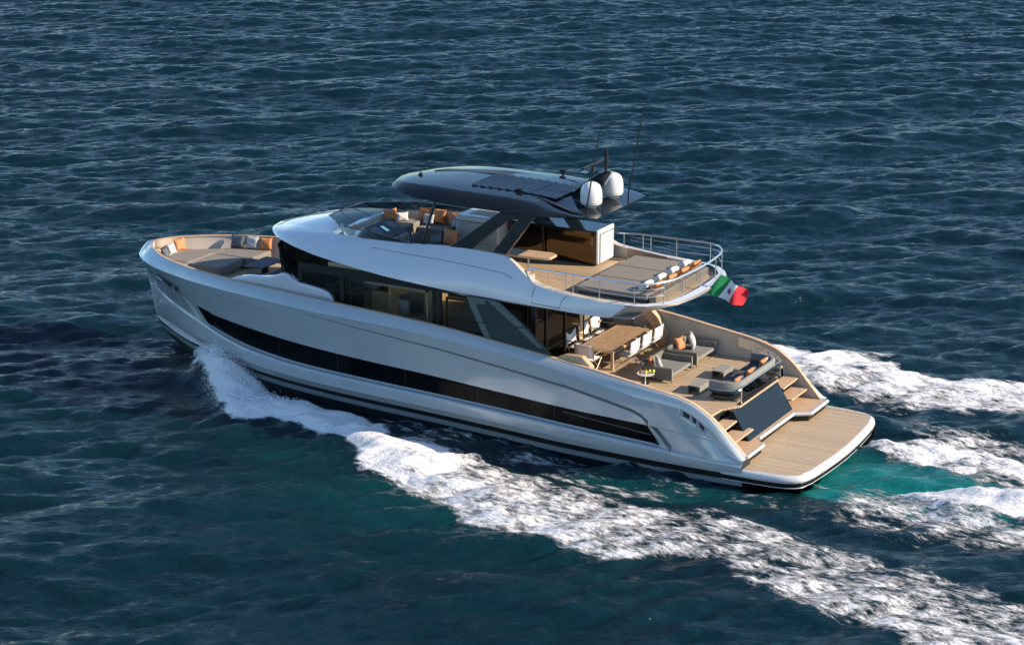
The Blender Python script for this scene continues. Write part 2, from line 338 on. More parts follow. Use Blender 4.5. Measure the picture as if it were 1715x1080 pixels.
# swim platform body: rounded outline, extruded
def outline(inset, x0=-.12, xf=2.6):
    pts = []
    hw = P2({2.6: 3.40, 1.6: 3.375, .8: 3.30, .45: 3.20})
    side = [(x, float(hw(x))-inset) for x in (xf, 2.2, 1.6, 1.2, .9, .62)]
    corner = [(.40-inset*.3+.0, 3.12-inset), (.22+inset*.4, 2.98-inset), (.12+inset, 2.75-inset*.8), (.05+inset, 2.4)]
    aft = [(-.02+inset, 1.6), (-.07+inset, .8), (-.09+inset, 0)]
    half = side+corner+aft
    return half + [(x, -y) for x, y in reversed(half[:-1])]
pb = MB()
lev = [(.055, .385), (.03, .395), (0.0, .44), (-.005, .50), (.015, .565), (.06, .61), (.16, .622)]
rows = [[(x, y, z) for x, y in outline(i)] for i, z in lev]
pb.grid(rows)
pb.build('platform_rim', 'trim', Y, smooth=True, angle=60)
pl = MB(); pl.grid([[(x, y, z) for x, y in outline(i)] for i, z in [(1.2, -.6), (.7, -.15), (.30, .08), (.09, .235), (.06, .262), (.055, .39)]]).build('platform_underside', 'stripe', Y, smooth=True)
MB().tube([(x, y, .245) for x, y in outline(.075)], .014, 6).build('platform_pinstripe', 'trim', Y, smooth=True)
tp = outline(.15)
MB().prism(tp, .56, .626).build('platform_deck', 'teak', Y)
ml = MB()
ml.box(.16, 1.75, 1.93, 1.945, .6262, .628); ml.box(.3, 2.2, -3.0, -2.985, .6262, .628)
ml.build('platform_seam', 'groove', Y)

# upper hull window band: proud dark glass panes following the recess
def hull_window(sg):
    g = MB(); X = np.linspace(4.62, 22.45, 120); rows = []
    for x in X:
        rr = []
        for k in np.linspace(0, 1, 5):
            zb, zt_ = float(zwb(x))+.035, float(zwt(x))-.03
            # slanted ends
            zt_ = min(zt_, zb+max(0.0, (x-4.62)/.52)*.6) if x < 5.2 else zt_
            zb2 = max(zb, zt_-max(0.0, (22.75-x)/.36)*.6) if x > 21.9 else zb
            if x > 21.9: zb2 = zb + max(0, (x-22.1)/.35)*(zt_-zb)*.98 if x > 22.1 else zb
            z = zb2+(zt_-zb2)*k
            s = min(1, float(y_b(x))/1.5)
            wb, zk = float(zwb(x)), float(z_k(x)); t = max(0, min(1, (z-wb)/(zk-wb))); yb = float(y_b(x)); yy = (yb-led(x)*s)+(float(y_k(x))-(yb-led(x)*s))*(t**1.25)
            rr.append((x, sg*(yy-min(win_depth(x), .09)*s-.012+.006+(.02 if (x > 21.9 or x < 4.8) else 0)), z))
        rows.append(rr)
    return g.grid(rows).build('hull_window', 'dark', Y, smooth=True)
for sg in (1, -1):
    hw_ = hull_window(sg)
mu = MB()
for x in (8.2, 10.9, 13.6, 16.2, 18.6, 20.6):
    zb, zt_ = float(zwb(x))+.04, float(zwt(x))-.035
    yy = lambda z: hy(x, z)
    mu.hexa([(x-.012, yy(zb)-.0, zb), (x+.012, yy(zb)-.0, zb), (x+.012, yy(zb)+.012, zb), (x-.012, yy(zb)+.012, zb), (x-.012, yy(zt_)-.0, zt_), (x+.012, yy(zt_)-.0, zt_), (x+.012, yy(zt_)+.012, zt_), (x-.012, yy(zt_)+.012, zt_)])
mu.build('window_mullion', 'black', Y)
# long vent slot in the aft end of the window band
def strip(path, w, name, m, proud=.006, sg=1, taper=None):
    rows = []
    for i, (x, z) in enumerate(path):
        ww = w if taper is None else taper[i]
        rows.append([(x, sg*(hy(x, z+ww/2)+proud), z+ww/2), (x, sg*(hy(x, z-ww/2)+proud), z-ww/2)])
    return MB().grid(rows).build(name, m, Y, smooth=True)
def dens(path, n=8):
    out = []
    for a, b in zip(path[:-1], path[1:]):
        for k in range(n): out.append((a[0]+(b[0]-a[0])*k/n, a[1]+(b[1]-a[1])*k/n))
    return out+[path[-1]]
strip(dens([(7.9, 1.40), (4.95, 1.18)]), .022, 'vent_slot', 'groove', .01)
# style line along the topside
gl = dens([(17.3, 3.14), (14.6, 2.93), (12.06, 2.74), (10.2, 2.54), (7.6, 2.24), (6.17, 1.99), (5.5, 1.86), (5.2, 1.74), (5.0, 1.56), (4.22, .90)], 8)
tp_ = [float(np.interp(x, [4.2, 4.9, 5.3, 7, 10, 14, 17.3], [.2, .16, .10, .09, .065, .03, .012])) for x, z in gl]
strip(gl, 0, 'style_line', 'groove', .006, 1, tp_)
strip(dens([(21.2, 3.13), (20.2, 3.06), (18.9, 2.98)]), .008, 'style_line', 'groove', .005)

# bow fairlead recess with chrome roller
fr = [(24.62, 3.08), (24.45, 3.14), (23.75, 2.96), (23.38, 2.86), (23.42, 2.70), (23.72, 2.70), (24.4, 2.93), (24.6, 3.0)]
def patch(top, bot, name, m, proud=.012, sg=1, n=16, nz_=5, par=None):
    rows = []
    for t in np.linspace(0, 1, n):
        xa, za = np.interp(t*(len(top)-1), range(len(top)), [p[0] for p in top]), np.interp(t*(len(top)-1), range(len(top)), [p[1] for p in top])
        xb, zb = np.interp(t*(len(bot)-1), range(len(bot)), [p[0] for p in bot]), np.interp(t*(len(bot)-1), range(len(bot)), [p[1] for p in bot])
        rows.append([(xa+(xb-xa)*k, sg*(hy(xa+(xb-xa)*k, za+(zb-za)*k)+proud), za+(zb-za)*k) for k in np.linspace(0, 1, nz_)])
    return MB().grid(rows).build(name, m, par or Y, smooth=True)
patch([(24.62, 3.08), (24.45, 3.14), (23.75, 2.96), (23.38, 2.86)], [(24.6, 3.0), (24.4, 2.93), (23.72, 2.70), (23.42, 2.70)], 'anchor_pocket', 'black', .045)
patch([(23.35, 2.57), (22.80, 2.44)], [(22.72, 1.90), (22.36, 1.83)], 'window_bevel', 'white', .010)
strip(dens([(25.55, 2.95), (24.6, 2.80), (23.3, 2.58), (22.8, 2.47)]), .012, 'bow_crease', 'groove', .006)
MB().tube([(x, hy(x, z)+.045, z) for x, z in dens(fr+fr[:1], 4)[:-1]], .016, 6, True).build('pocket_rim', 'groove', Y, smooth=True)
MB().tube([(24.6, hy(24.6, 3.0)+.07, 3.07), (24.6, hy(24.6, 3.0)+.07, 2.98), (24.3, hy(24.3, 2.9)+.07, 2.9)], .018, 6).tube([(23.6, hy(23.6, 2.8)+.08, 2.72), (23.6, hy(23.6, 2.85)+.08, 2.9)], .05, 10).build('chrome_roller', 'chrome', Y, smooth=True)
MB().tube([(24.05, hy(24.05, 2.9)+.02, 2.95), (23.9, hy(23.9, 2.86)+.02, 2.78)], .022, 6).build('fairlead_bar', 'black', Y, smooth=True)
# forward chine spray rail
ch = []
for x in np.linspace(22.3, 25.9, 22):
    z = float(z_s2(x))+.01; t = math.sin(math.pi*(x-22.3)/3.6)**.6 if 22.3 < x < 25.9 else 0
    y0 = hy(x, z+.02); y1 = hy(x, z+.05+.22*t)
    ch.append([(x, y0+.005, z), (x, y0+.07*t+.008, z+.03), (x, y0+.06*t+.008, z+.05), (x, y1+.004, z+.05+.22*t)])
MB().grid(ch).build('spray_rail', 'white', Y, smooth=True)
# mooring hardware pocket near the port quarter
def quarter(sg):
    pts = [(4.12, 2.12), (3.55, 1.98), (3.1, 1.66), (3.3, 1.52), (3.75, 1.72), (4.02, 1.86)]
    ins = MB()
    for (xa, xb) in ((3.9, 3.68), (3.6, 3.46), (3.38, 3.2)):
        zc = lambda x: float(z_k(x))+.04
        q = [(xa, zc(xa)+.16), (xa-.03, zc(xa)-.0), (xb, zc(xb)+.0), (xb, zc(xb)+.15)]
        ins.add([(x, sg*(hy(x, z)+.012), z) for x, z in q], [(0, 1, 2, 3)])
    ins.build('fairlead_port', 'black', Y)
    k = MB()
    for xx in (4.0, 3.64, 3.42, 3.16):
        z = float(z_k(xx))
        k.tube([(xx, sg*(hy(xx, z+.2)+.02), z+.2), (xx, sg*(hy(xx, z+.06)+.03), z+.06)], .022, 6)
    k.tube([(x, sg*(hy(x, float(z_k(x))+.03)+.02), float(z_k(x))+.03) for x in np.linspace(4.05, 3.15, 8)], .014, 6)
    k.tube([(x, sg*(hy(x, float(z_k(x))+.2)+.02), float(z_k(x))+.21) for x in np.linspace(4.0, 3.15, 8)], .018, 6)
    k.build('chrome_fairlead', 'chrome', Y, smooth=True)
for sg in (1, -1): quarter(sg)

# ------------------------------------------------------------------ bulwarks, rails, decks
def cap_and_liner(sg):
    X = [x for x in xs]
    cap, lin = [], []
    for x in X:
        yt, zt = float(y_t(x)), float(z_t(x)); wdt = .10 if x > 8.5 else .13; wdt = min(wdt, yt*.5)
        cap.append([(x, sg*(yt+.006), zt-.02), (x, sg*(yt+.003), zt+.012), (x, sg*(yt-wdt), zt+.012), (x, sg*(yt-wdt), zt-.03)])
        dk = DECK-.02 if x < 9.6 else (2.58 if x < 18.6 else 2.95)
        if x < 3.25: dk = .6
        z2 = max(min(dk, zt-.03), .55); yi = yt-wdt+.03
        lin.append([(x, sg*yi, zt-.025), (x, sg*(yi-.0), zt-.025-(zt-z2)*.55), (x, sg*(yi-.05 if x < 9 else yi-float(np.interp(x, [10, 20, 22, 24, 26], [.10, .10, .14, .26, .30]))*min(1, yi)), z2)])
    MB().grid(cap).build('cap_rail', 'wood', Y, smooth=True, angle=40)
    MB().grid(lin).build('bulwark_liner', 'liner', Y, smooth=True)
for sg in (1, -1): cap_and_liner(sg)
def inner(x): return float(y_t(x))-.08
# cockpit deck
dpoly = [(3.32, 2.98), (3.32, 2.52), (3.28, 1.85), (2.92, 1.30), (2.92, -1.62), (3.27, -2.1), (3.32, -2.55), (3.32, -2.98), (5, -3.12), (9.5, -3.13), (9.5, 3.13), (5, 3.12)]
MB().prism(list(reversed(dpoly)), 1.765, DECK).build('cockpit_deck', 'teak', Y)
MB().prism([(x+.05, y) for x, y in reversed(dpoly)], 1.60, 1.76).build('deck_fascia', 'black', Y)
# side decks and foredeck
fd = [(x, inner(x)+.02) for x in (9.52, 12, 14, 16, 18.6)]
MB().prism([(9.52, 2.3)]+[(18.6, 2.3)]+list(reversed(fd)), 2.5, 2.58).mirror().build('side_deck', 'teak', Y)
fo = [(x, inner(x)-float(np.interp(x, [19, 22, 24, 25.5], [0, .08, .24, .30]))) for x in (18.62, 20, 21, 22, 23, 24, 24.6, 25.1, 25.5)]
MB().prism([(x, -y) for x, y in fo]+[(x, y) for x, y in reversed(fo)], 2.85, 2.95).build('foredeck', 'teak', Y)
# stairs and beach club transom
def tread(poly, z, t=.055): return MB().prism(poly, z-t, z).build('stair_tread', 'wood', Y, bevel=.012)
tread([(3.28, -3.02), (3.3, -1.75), (2.78, -1.70), (2.80, -3.02)], 1.51)
tread([(2.98, -3.02), (2.98, -1.64), (2.46, -1.64), (2.46, -3.02)], 1.21)
tread([(3.27, 1.34), (3.27, 2.7), (2.80, 2.9), (2.84, 1.42)][::-1], 1.51)
tread([(2.98, 1.3), (2.98, 2.95), (2.44, 2.95), (2.44, 1.40)][::-1], 1.21)
low = [(3.1, -3.02), (1.84, -3.02), (1.84, -1.62), (2.22, -1.34), (2.34, -1.3), (2.34, 1.30), (2.34, 1.36), (2.0, 1.72), (2.0, 3.0), (3.1, 3.0)]
MB().prism(low[::-1], .80, .915).build('lower_landing', 'wood', Y)
MB().prism([(x+.04, y) for x, y in low[::-1]], .60, .795).build('landing_riser', 'stripe', Y)
edge = MB()
edge.tube([(2.02, -2.98, .88), (1.80, -2.98, .88), (1.80, -1.58, .88), (2.26, -1.28, .88), (2.30, 1.3, .88)], .055, 10)
edge.tube([(1.96, 1.75, .88), (1.96, 3.0, .88)], .055, 10)
edge.build('landing_edge', 'trim', Y, smooth=True)
MB().hexa([(2.42, -1.62, .92), (3.1, -1.62, .92), (3.1, 1.75, .92), (2.42, 1.75, .92), (2.97, -1.62, 1.76), (3.1, -1.62, 1.76), (3.1, 1.75, 1.76), (2.97, 1.75, 1.76)]).build('transom_window', 'pane', Y)
MB().box(3.34, 3.42, -3.0, -1.6, .9, 1.60).box(3.34, 3.42, 1.34, 3.0, .9, 1.60).box(3.02, 3.4, -1.63, -1.6, .9, 1.6).box(3.02, 3.4, 1.34, 1.37, .9, 1.6).build('stair_wall', 'black', Y)
MB().box(2.93, 3.05, -1.62, 1.30, 1.835, 1.845).build('deck_edge_trim', 'black', Y)
# starboard and port quarter niches on the inner wings
for sg in (1, -1):
    q = [(5.0, 2.48), (3.5, 2.14), (3.5, 1.98), (5.0, 2.08)]
    q = [(4.95, 2.50), (4.3, 2.40), (3.75, 2.22), (3.35, 1.98), (3.4, 1.93), (4.3, 2.08), (4.95, 2.18)]
    MB().add([(x, sg*(float(y_t(x))-.13+.03-.022), z) for x, z in q], [tuple(range(len(q)))]).build('side_niche', 'carbon' if sg > 0 else 'rail', Y)
    k = MB(); yy = sg*2.98
    k.tube([(4.4, yy, 2.26), (4.4, yy-sg*.06, 2.14), (4.15, yy-sg*.06, 2.14)], .018, 6); k.tube([(3.85, yy, 2.04), (3.85, yy-sg*.05, 2.18)], .03, 6).tube([(3.62, yy, 1.98), (3.62, yy-sg*.05, 2.08)], .03, 6)
    k.build('mooring_cleat', 'chrome', Y, smooth=True)

# glass balustrade behind the sofa
MB().box(3.0, 3.02, -1.95, 1.05, 1.9, 2.28).build('glass_balustrade', 'clear', Y)
gp = MB()
for y in (-1.95, 1.05): gp.tube([(3.01, y, 1.83), (3.01, y, 2.3)], .02, 8)
gp.tube([(3.01, -1.95, 2.3), (3.01, 1.05, 2.3)], .012, 8); gp.build('balustrade_post', 'chrome', Y, smooth=True)

# ------------------------------------------------------------------ deckhouse
HY = 2.62
fx = lambda z: 18.05+(z-2.95)*(.16)     # windshield foot to head
def side_frame(sg):
    b = MB(); y0, y1 = sg*(HY-.05), sg*(HY+.012)
    def bar(x0, x1, z0, z1): b.box(x0, x1, min(y0, y1), max(y0, y1), z0, z1)
    bar(9.2, 17.9, 2.5, 2.98); bar(9.2, 17.95, 4.34, 4.62)
    for x in (9.2, 12.55, 12.75, 16.2, 17.8): bar(x, x+.14, 2.98, 4.34)
    b.build('window_frame', 'black', Y)
for sg in (1, -1): side_frame(sg)
sp = MB()
for (x0, x1) in ((9.34, 12.55), (15.45, 16.2), (16.34, 17.8)):
    sp.add([(x0, HY-.02, 2.98), (x1, HY-.02, 2.98), (x1, HY-.02, 4.34), (x0, HY-.02, 4.34)], [(0, 1, 2, 3)])
sp.build('side_window', 'tint', Y)
sp = MB()
for (x0, x1) in ((9.34, 12.55), (16.34, 17.8)):
    sp.add([(x0, -HY+.02, 2.98), (x1, -HY+.02, 2.98), (x1, -HY+.02, 4.34), (x0, -HY+.02, 4.34)], [(0, 1, 2, 3)])
sp.build('side_window', 'tint', Y)
# bronze inner window surrounds
fs = MB()
for (x0, x1, z0, z1) in ((9.6, 12.45, 3.12, 4.2), (13.1, 16.05, 3.02, 4.3)):
    y = HY-.09
    for (a, b_, c, d) in ((x0, x1, z0, z0+.07), (x0, x1, z1-.07, z1), (x0, x0+.07, z0, z1), (x1-.07, x1, z0, z1)): fs.box(a, b_, y-.02, y, c, d)
fs.build('inner_surround', 'frame', Y)
# curved windshield
ws = []
for k in range(17):
    a = math.pi*(k/16-.5); 
    yb_, xb = 2.60*math.copysign(abs(math.sin(a))**.75, math.sin(a)), 17.95+1.0*max(0, math.cos(a))**.8
    ws.append([(xb, yb_, 2.9), (xb+.22, yb_*1.0, 3.75), (xb+.42, yb_*1.0, 4.98)])
MB().grid(ws).build('windshield', 'dark', Y, smooth=True)
# coachroof fairing in front of the windshield, port and starboard
_ft = P2({20.92: 3.40, 20.75: 3.64, 20.4: 3.80, 19.9: 3.90, 19.4: 3.94, 18.9: 4.04, 18.5: 4.18, 18.35: 4.17, 18.15: 4.02, 17.8: 3.93, 17.3: 3.87, 16.95: 3.81, 16.75: 3.72, 16.62: 3.55, 16.56: 3.3})
fa = [(20.95, 2.95)]+[(float(x), float(_ft(x))) for x in np.linspace(20.92, 16.56, 46)]+[(16.52, 2.6), (18.5, 2.6), (18.7, 2.95)]
def fairing(sg):
    rows = []
    for (dy, ins) in ((-.0, .10), (.0, .03), (-.03, .0), (-.10, -.0)):
        pass
    g = MB(); y1 = 2.62 if sg > 0 else -2.62
    o_, i_ = sg*2.70, sg*2.42
    g.prismy(fa, min(o_, i_), max(o_, i_))
    return g.build('side_fairing', 'white', Y, bevel=.07, segs=4)
for sg in (1, -1): fairing(sg)
hr = MB(); hr.tube([(19.46, 2.72, 3.55), (19.46, 2.80, 3.70), (18.2, 2.80, 3.56), (18.2, 2.72, 3.42)], .016, 6)
for x in (19.1, 18.8, 18.5): hr.tube([(x, 2.80, 3.56+(x-18.2)*.11), (x, 2.71, 3.46+(x-18.2)*.11)], .012, 6)
hr.build('grab_rail', 'black', Y, smooth=True)
MB().box(19.05, 19.4, -2.38, 2.38, 2.95, 3.96).build('lounge_backrest', 'charcoal', Y, bevel=.05)

# salon interior
MB().box(9.6, 17.9, -2.55, 2.55, 2.48, 2.56).build('salon_floor', 'wallwood', Y)
MB().box(15.28, 15.36, -2.3, 1.3, 2.56, 4.3).box(15.36, 16.9, .9, 1.0, 2.56, 3.5).build('salon_bulkhead', 'wallwood', Y)
MB().box(16.2, 17.6, -1.6, 1.6, 2.56, 3.5).box(9.9, 12.2, -2.4, -1.8, 2.56, 3.3).box(10.0, 12.2, 1.5, 2.2, 2.56, 3.05).build('salon_cabinet', 'frame', Y, bevel=.02)
# aft saloon doors
dm = MB()
for y in (-2.5, -1.25, 0, 1.25, 2.5): dm.box(9.55, 9.63, y-.04, y+.04, DECK, 4.4)
dm.box(9.55, 9.63, -2.5, 2.5, 4.3, 4.42).build('door_frame', 'black', Y)
MB().box(9.56, 9.62, -1.2, -1.02, 1.85, 4.3).build('door_post', 'wallwood', Y)
MB().add([(9.59, y, z) for y, z in ((-1.25, 1.9), (2.5, 1.9), (2.5, 4.3), (-1.25, 4.3))], [(0, 1, 2, 3)]).build('saloon_door', 'tint', Y)
# glazed wing between roof and bulwark, port and starboard
for sg in (1, -1):
    wp = [(11.45, 4.50), (10.6, 3.05), (8.25, 2.90), (8.35, 3.02), (9.35, 3.85), (10.2, 4.42), (10.35, 4.50)]
    MB().add([(x, sg*(3.02+(4.4-z)*.06), z) for x, z in wp], [tuple(range(len(wp)))]).build('wing_panel', 'wing', Y)
    MB().add([(x, sg*(3.03+(4.4-z)*.06), z) for x, z in [(11.45, 4.48), (11.2, 4.48), (10.42, 3.12), (10.6, 3.05)]], [(0, 1, 2, 3)]).add([(x, sg*(3.03+(4.4-z)*.06), z) for x, z in [(10.45, 4.48), (10.15, 4.40), (9.35, 3.80), (8.7, 3.25), (8.85, 3.22), (9.6, 3.75), (10.3, 4.2), (10.7, 4.48)]], [(0, 1, 2, 5), (2, 3, 4, 5), (0, 5, 6, 7)]).add([(x, sg*(3.032+(4.4-z)*.06), z) for x, z in [(11.2, 4.48), (10.7, 4.48), (10.75, 4.3), (11.1, 4.3)]], [(0, 1, 2, 3)]).build('wing_border', 'wingb', Y)
    wf = MB().tube([(x, sg*(3.02+(4.4-z)*.06), z) for x, z in wp], .022, 6, True); wf.tube([(11.0, sg*3.07, 3.72), (9.3, sg*3.07, 3.78)], .018, 6)
    wf.build('wing_frame', 'strut', Y, smooth=True)
# cream buttress arms on both sides of the cockpit
for sg in (1, -1):
    bt = [(9.3, 4.40), (8.7, 3.7), (7.68, 2.80), (7.37, 2.28), (7.42, 1.84), (7.95, 1.84), (7.80, 2.28), (8.05, 2.68), (8.9, 3.35), (9.5, 4.0)]
    if sg < 0: MB().prismy(bt, -3.10, -2.85).build('buttress', 'wood', Y, bevel=.03)
    else: MB().prismy([(8.9, 2.6), (8.35, 2.96), (7.92, 3.15), (7.36, 3.16), (7.04, 2.88), (7.1, 1.84), (8.9, 1.84)], 2.86, 3.09).build('buttress', 'wood', Y, bevel=.04)

# ------------------------------------------------------------------ main roof
ye = P2({5.9: 2.72, 6.3: 2.84, 7: 2.93, 9: 2.99, 12: 3.0, 14: 3.0, 15.5: 2.95, 16.9: 2.80, 18: 2.50, 18.8: 2.13, 19.5: 1.65, 20.0: 1.12, 20.3: .6, 20.42: 0})
ze = P2({5.9: 4.84, 6.1: 4.80, 6.35: 4.60, 6.55: 4.46, 6.8: 4.43, 9: 4.48, 12.3: 4.57, 14.2: 4.68, 15.5: 4.80, 16.9: 4.93, 18: 5.02, 19.3: 5.08, 20.42: 5.08})
yc = P2({5.9: 2.70, 6.2: 2.78, 7: 2.87, 8.2: 2.87, 9.1: 2.82, 9.6: 2.72, 10.4: 2.47, 11.2: 2.42, 12.5: 2.35, 13.5: 2.30, 15: 2.22, 16: 2.08, 16.9: 1.85, 17.7: 1.62, 18.4: 1.36, 19.2: .98, 19.8: .66, 20.2: .3, 20.42: 0})
zc = P2({5.9: 4.865, 6.1: 4.875, 7.5: 4.93, 8.2: 4.99, 9.05: 5.11, 9.6: 5.42, 10.0: 5.64, 10.35: 5.77, 11.5: 5.80, 12.5: 5.77, 13.5: 5.68, 15: 5.60, 16: 5.54, 16.9: 5.50, 17.7: 5.48, 18.4: 5.44, 19.2: 5.34, 19.8: 5.23, 20.2: 5.13, 20.42: 5.09})
zk_ = P2({16.9: 5.58, 17.7: 5.57, 18.4: 5.52, 19.2: 5.40, 19.8: 5.27, 20.2: 5.15, 20.42: 5.09})
rx = list(np.arange(5.9, 7.0, .07))+list(np.arange(7.0, 9.0, .2))+list(np.arange(9.0, 10.6, .08))+list(np.arange(10.6, 16.9, .2))+list(np.arange(16.9, 19.6, .12))+[19.7, 19.8, 19.9, 20.0, 20.1, 20.18, 20.25, 20.3, 20.35, 20.39, 20.42]
def roof_prof(x, t, d=0):
    E, Ez, Cc, Cz = float(ye(x)), float(ze(x))+.012, float(yc(x)), float(zc(x)); bl = math.sin(math.pi*t**.85)
    f = float(np.interp(x, [9, 11, 16, 18.5], [.05, .17, .18, .20])); a = R(90*t)
    rr_ = float(np.interp(x, [17.6, 19.6], [0, 1]))
    y1, z1 = E+(Cc-E)*t+(Cz-Ez)*f*bl*.55, Ez+(Cz-Ez)*t+(E-Cc+.2)*f*bl*.6
    y2, z2 = Cc+(E-Cc)*max(0, math.cos(a))**.85, Ez+(Cz-Ez)*math.sin(a)
    return (x, y1+(y2-y1)*rr_+d, z1+(z2-z1)*rr_+d*.5)
rows = []
for x in rx:
    E, Ez, Cc, Cz = float(ye(x)), float(ze(x)), float(yc(x)), float(zc(x)); r = [(x, E-.12*min(1, E), Ez-.01), (x, E-.03*min(1, E), Ez)]
    for k in range(9):
        r.append(roof_prof(x, k/8))
    rows.append(r)
rf = MB(); rf.grid(rows); rf.grid([[(x, -y, z) for x, y, z in r] for r in rows])
front = []
for x in rx:
    if x >= 16.89:
        Cc, Cz, K = float(yc(x)), float(zc(x)), float(zk_(x))
        front.append([(x, Cc*s_, Cz+(K-Cz)*(1-s_*s_)) for s_ in np.linspace(1, -1, 17)])
rf.grid(front)
roof = rf.build('coach_roof', 'white', Y, smooth=True, angle=50)
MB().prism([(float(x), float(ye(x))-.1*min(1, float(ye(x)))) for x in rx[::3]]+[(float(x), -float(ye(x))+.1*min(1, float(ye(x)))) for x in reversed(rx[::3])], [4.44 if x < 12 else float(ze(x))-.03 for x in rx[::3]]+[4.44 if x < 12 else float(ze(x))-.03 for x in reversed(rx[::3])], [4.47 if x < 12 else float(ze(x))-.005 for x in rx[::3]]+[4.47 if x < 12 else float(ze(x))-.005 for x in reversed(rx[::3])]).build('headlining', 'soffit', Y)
# crease line along roof and locker hatch outline
MB().tube([roof_prof(x, t, .004) for x, t in ((15.2, .70), (14, .68), (13, .65), (12, .62), (11, .60), (10.3, .60), (9.9, .62))], .008, 5).build('roof_seam', 'groove', Y)
def roof_pt(x, a):
    return roof_prof(x, a/90, .005)
MB().tube([roof_pt(9.1, 80), roof_pt(9.14, 50), roof_pt(9.16, 10), roof_pt(8.2, 10), roof_pt(8.14, 50), roof_pt(8.0, 80)], .009, 5).build('locker_seam', 'groove', Y)
# inner coaming
ic = []
for x in [v for v in rx if 6.0 <= v <= 16.91]:
    lw = float(np.interp(x, [9.2, 10.2], [.26, .10])); ic.append([(x, float(yc(x)), float(zc(x))), (x, float(yc(x))-lw, float(zc(x))+.004), (x, float(yc(x))-lw-.03, 4.70)])
MB().grid(ic).mirror().build('coaming', 'liner', Y, smooth=True)
MB().add([(16.9, y, z) for y, z in ((1.8, 4.74), (-1.8, 4.74), (-1.8, 5.51), (0, 5.58), (1.8, 5.51))], [(0, 1, 2, 3, 4)]).build('forward_bulkhead', 'liner', Y)
# upper deck aft slab
top = [(6.1, 2.78), (5.9, 2.74), (5.48, 2.58), (5.1, 2.2), (4.83, 1.75), (4.70, .9), (4.66, 0)]
top = top+[(x, -y) for x, y in reversed(top[:-1])]
bot = [(6.62, 2.86), (6.50, 2.72), (6.22, 2.3), (5.98, 1.9), (5.76, 1.5), (5.48, .8), (5.35, 0)]
bot = bot+[(x, -y) for x, y in reversed(bot[:-1])]
mid = [((a[0]*.75+b[0]*.25), (a[1]*.8+b[1]*.2), 4.74) for a, b in zip(top, bot)]
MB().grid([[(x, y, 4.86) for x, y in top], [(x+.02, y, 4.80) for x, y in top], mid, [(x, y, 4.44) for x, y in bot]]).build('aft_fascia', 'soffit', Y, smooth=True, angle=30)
MB().tube([(x-.0, y, 4.855) for x, y in top], .018, 8).build('slab_edge', 'frame', Y, smooth=True)
inn = [(6.3, 2.50), (5.9, 2.45), (5.6, 2.25), (5.42, 1.9), (5.38, 0)]; inn = inn+[(x, -y) for x, y in reversed(inn[:-1])]
MB().grid([[(x, y, 4.88) for x, y in top], [(a[0]*.3+b[0]*.7, a[1]*.3+b[1]*.7, 4.90) for a, b in zip(top, [(6.3, 2.6), (6.0, 2.55), (5.75, 2.45), (5.45, 2.1), (5.2, 1.75), (5.1, .9), (5.08, 0), (5.1, -.9), (5.2, -1.75), (5.45, -2.1), (5.75, -2.45), (6.0, -2.55), (6.3, -2.6)])]]).build('slab_top', 'white', Y)
MB().box(6.5, 16.9, -2.45, 2.45, 4.5, 4.72).build('upper_deck', 'teak', Y)
MB().prism([(5.75, 2.5), (5.3, 2.0), (5.08, 1.0), (5.05, -1.0), (5.3, -2.0), (5.75, -2.5), (8.6, -2.5), (8.6, 2.5)][::-1], 4.745, 4.765).build('aft_deck_inlay', 'teak', Y)
MB().add([(7.2, -2.42, 5.0), (8.6, -2.42, 5.12), (8.6, -2.42, 4.78), (7.2, -2.42, 4.78)], [(0, 1, 2, 3)]).build('locker_recess', 'frame', Y)

# aft upper deck railing
def rail_side(sg):
    return [(9.7, sg*2.5, 5.22), (9.45, sg*2.52, 5.5), (8.3, sg*2.66, 5.55), (7.05, sg*2.70, 5.55), (5.85, sg*2.72, 5.55)]
aftc = [(5.78, 2.7), (5.45, 2.55), (5.15, 2.1), (5.0, 1.6), (4.93, .8), (4.91, 0)]
aftl = aftc+[(x, -y) for x, y in reversed(aftc[:-1])]
pts = rail_side(1)+[(x, y, 5.55) for x, y in aftl]+list(reversed(rail_side(-1)))
MB().tube(pts, .030, 8).build('top_rail', 'rail', Y, smooth=True)
for dz in (.17, .40):
    m_ = MB(); pp = []
    for sg in (1, -1):
        pp = [(8.6, sg*2.6, 5.55-dz*.5-.02), (7.05, sg*2.70, 5.55-dz), (5.85, sg*2.72, 5.55-dz)]
        m_.tube(pp, .010, 6)
        m_.tube([(x, y*sg, 5.55-dz) for x, y in aftc[:3]], .010, 6)
    m_.build('mid_rail', 'rail', Y, smooth=True)
for sg in (1, -1):
    for (x, zz) in ((9.35, 5.2), (8.81, 5.08), (8.16, 5.0), (7.89, 4.98), (6.99, 4.94), (5.82, 4.9)):
        MB().tube([(x, sg*float(np.interp(x, [5.8, 7, 8.3, 9.4], [2.72, 2.70, 2.66, 2.52])), zz), (x, sg*float(np.interp(x, [5.8, 7, 8.3, 9.4], [2.72, 2.70, 2.66, 2.52])), 5.54)], .014, 6).build('rail_post', 'rail', Y, smooth=True)
for (x, y) in ((5.15, 2.1), (4.96, 1.2), (4.93, 0), (4.96, -1.2), (5.15, -2.1)):
    MB().tube([(x, y, 4.88), (x, y, 5.54)], .016, 6).build('rail_post', 'rail', Y, smooth=True)
gr = []
for x, y in [(5.12, 2.02), (4.98, 1.5), (4.93, .8), (4.91, 0), (4.93, -.8), (4.98, -1.5)]: gr.append([(x+.02, y, 4.98), (x+.02, y, 5.50)])
MB().grid(gr).build('rail_glass', 'clear', Y, smooth=True)
gr = [[(7.0, 2.69, 5.0), (7.0, 2.69, 5.3)], [(5.9, 2.71, 5.0), (5.9, 2.71, 5.3)]]

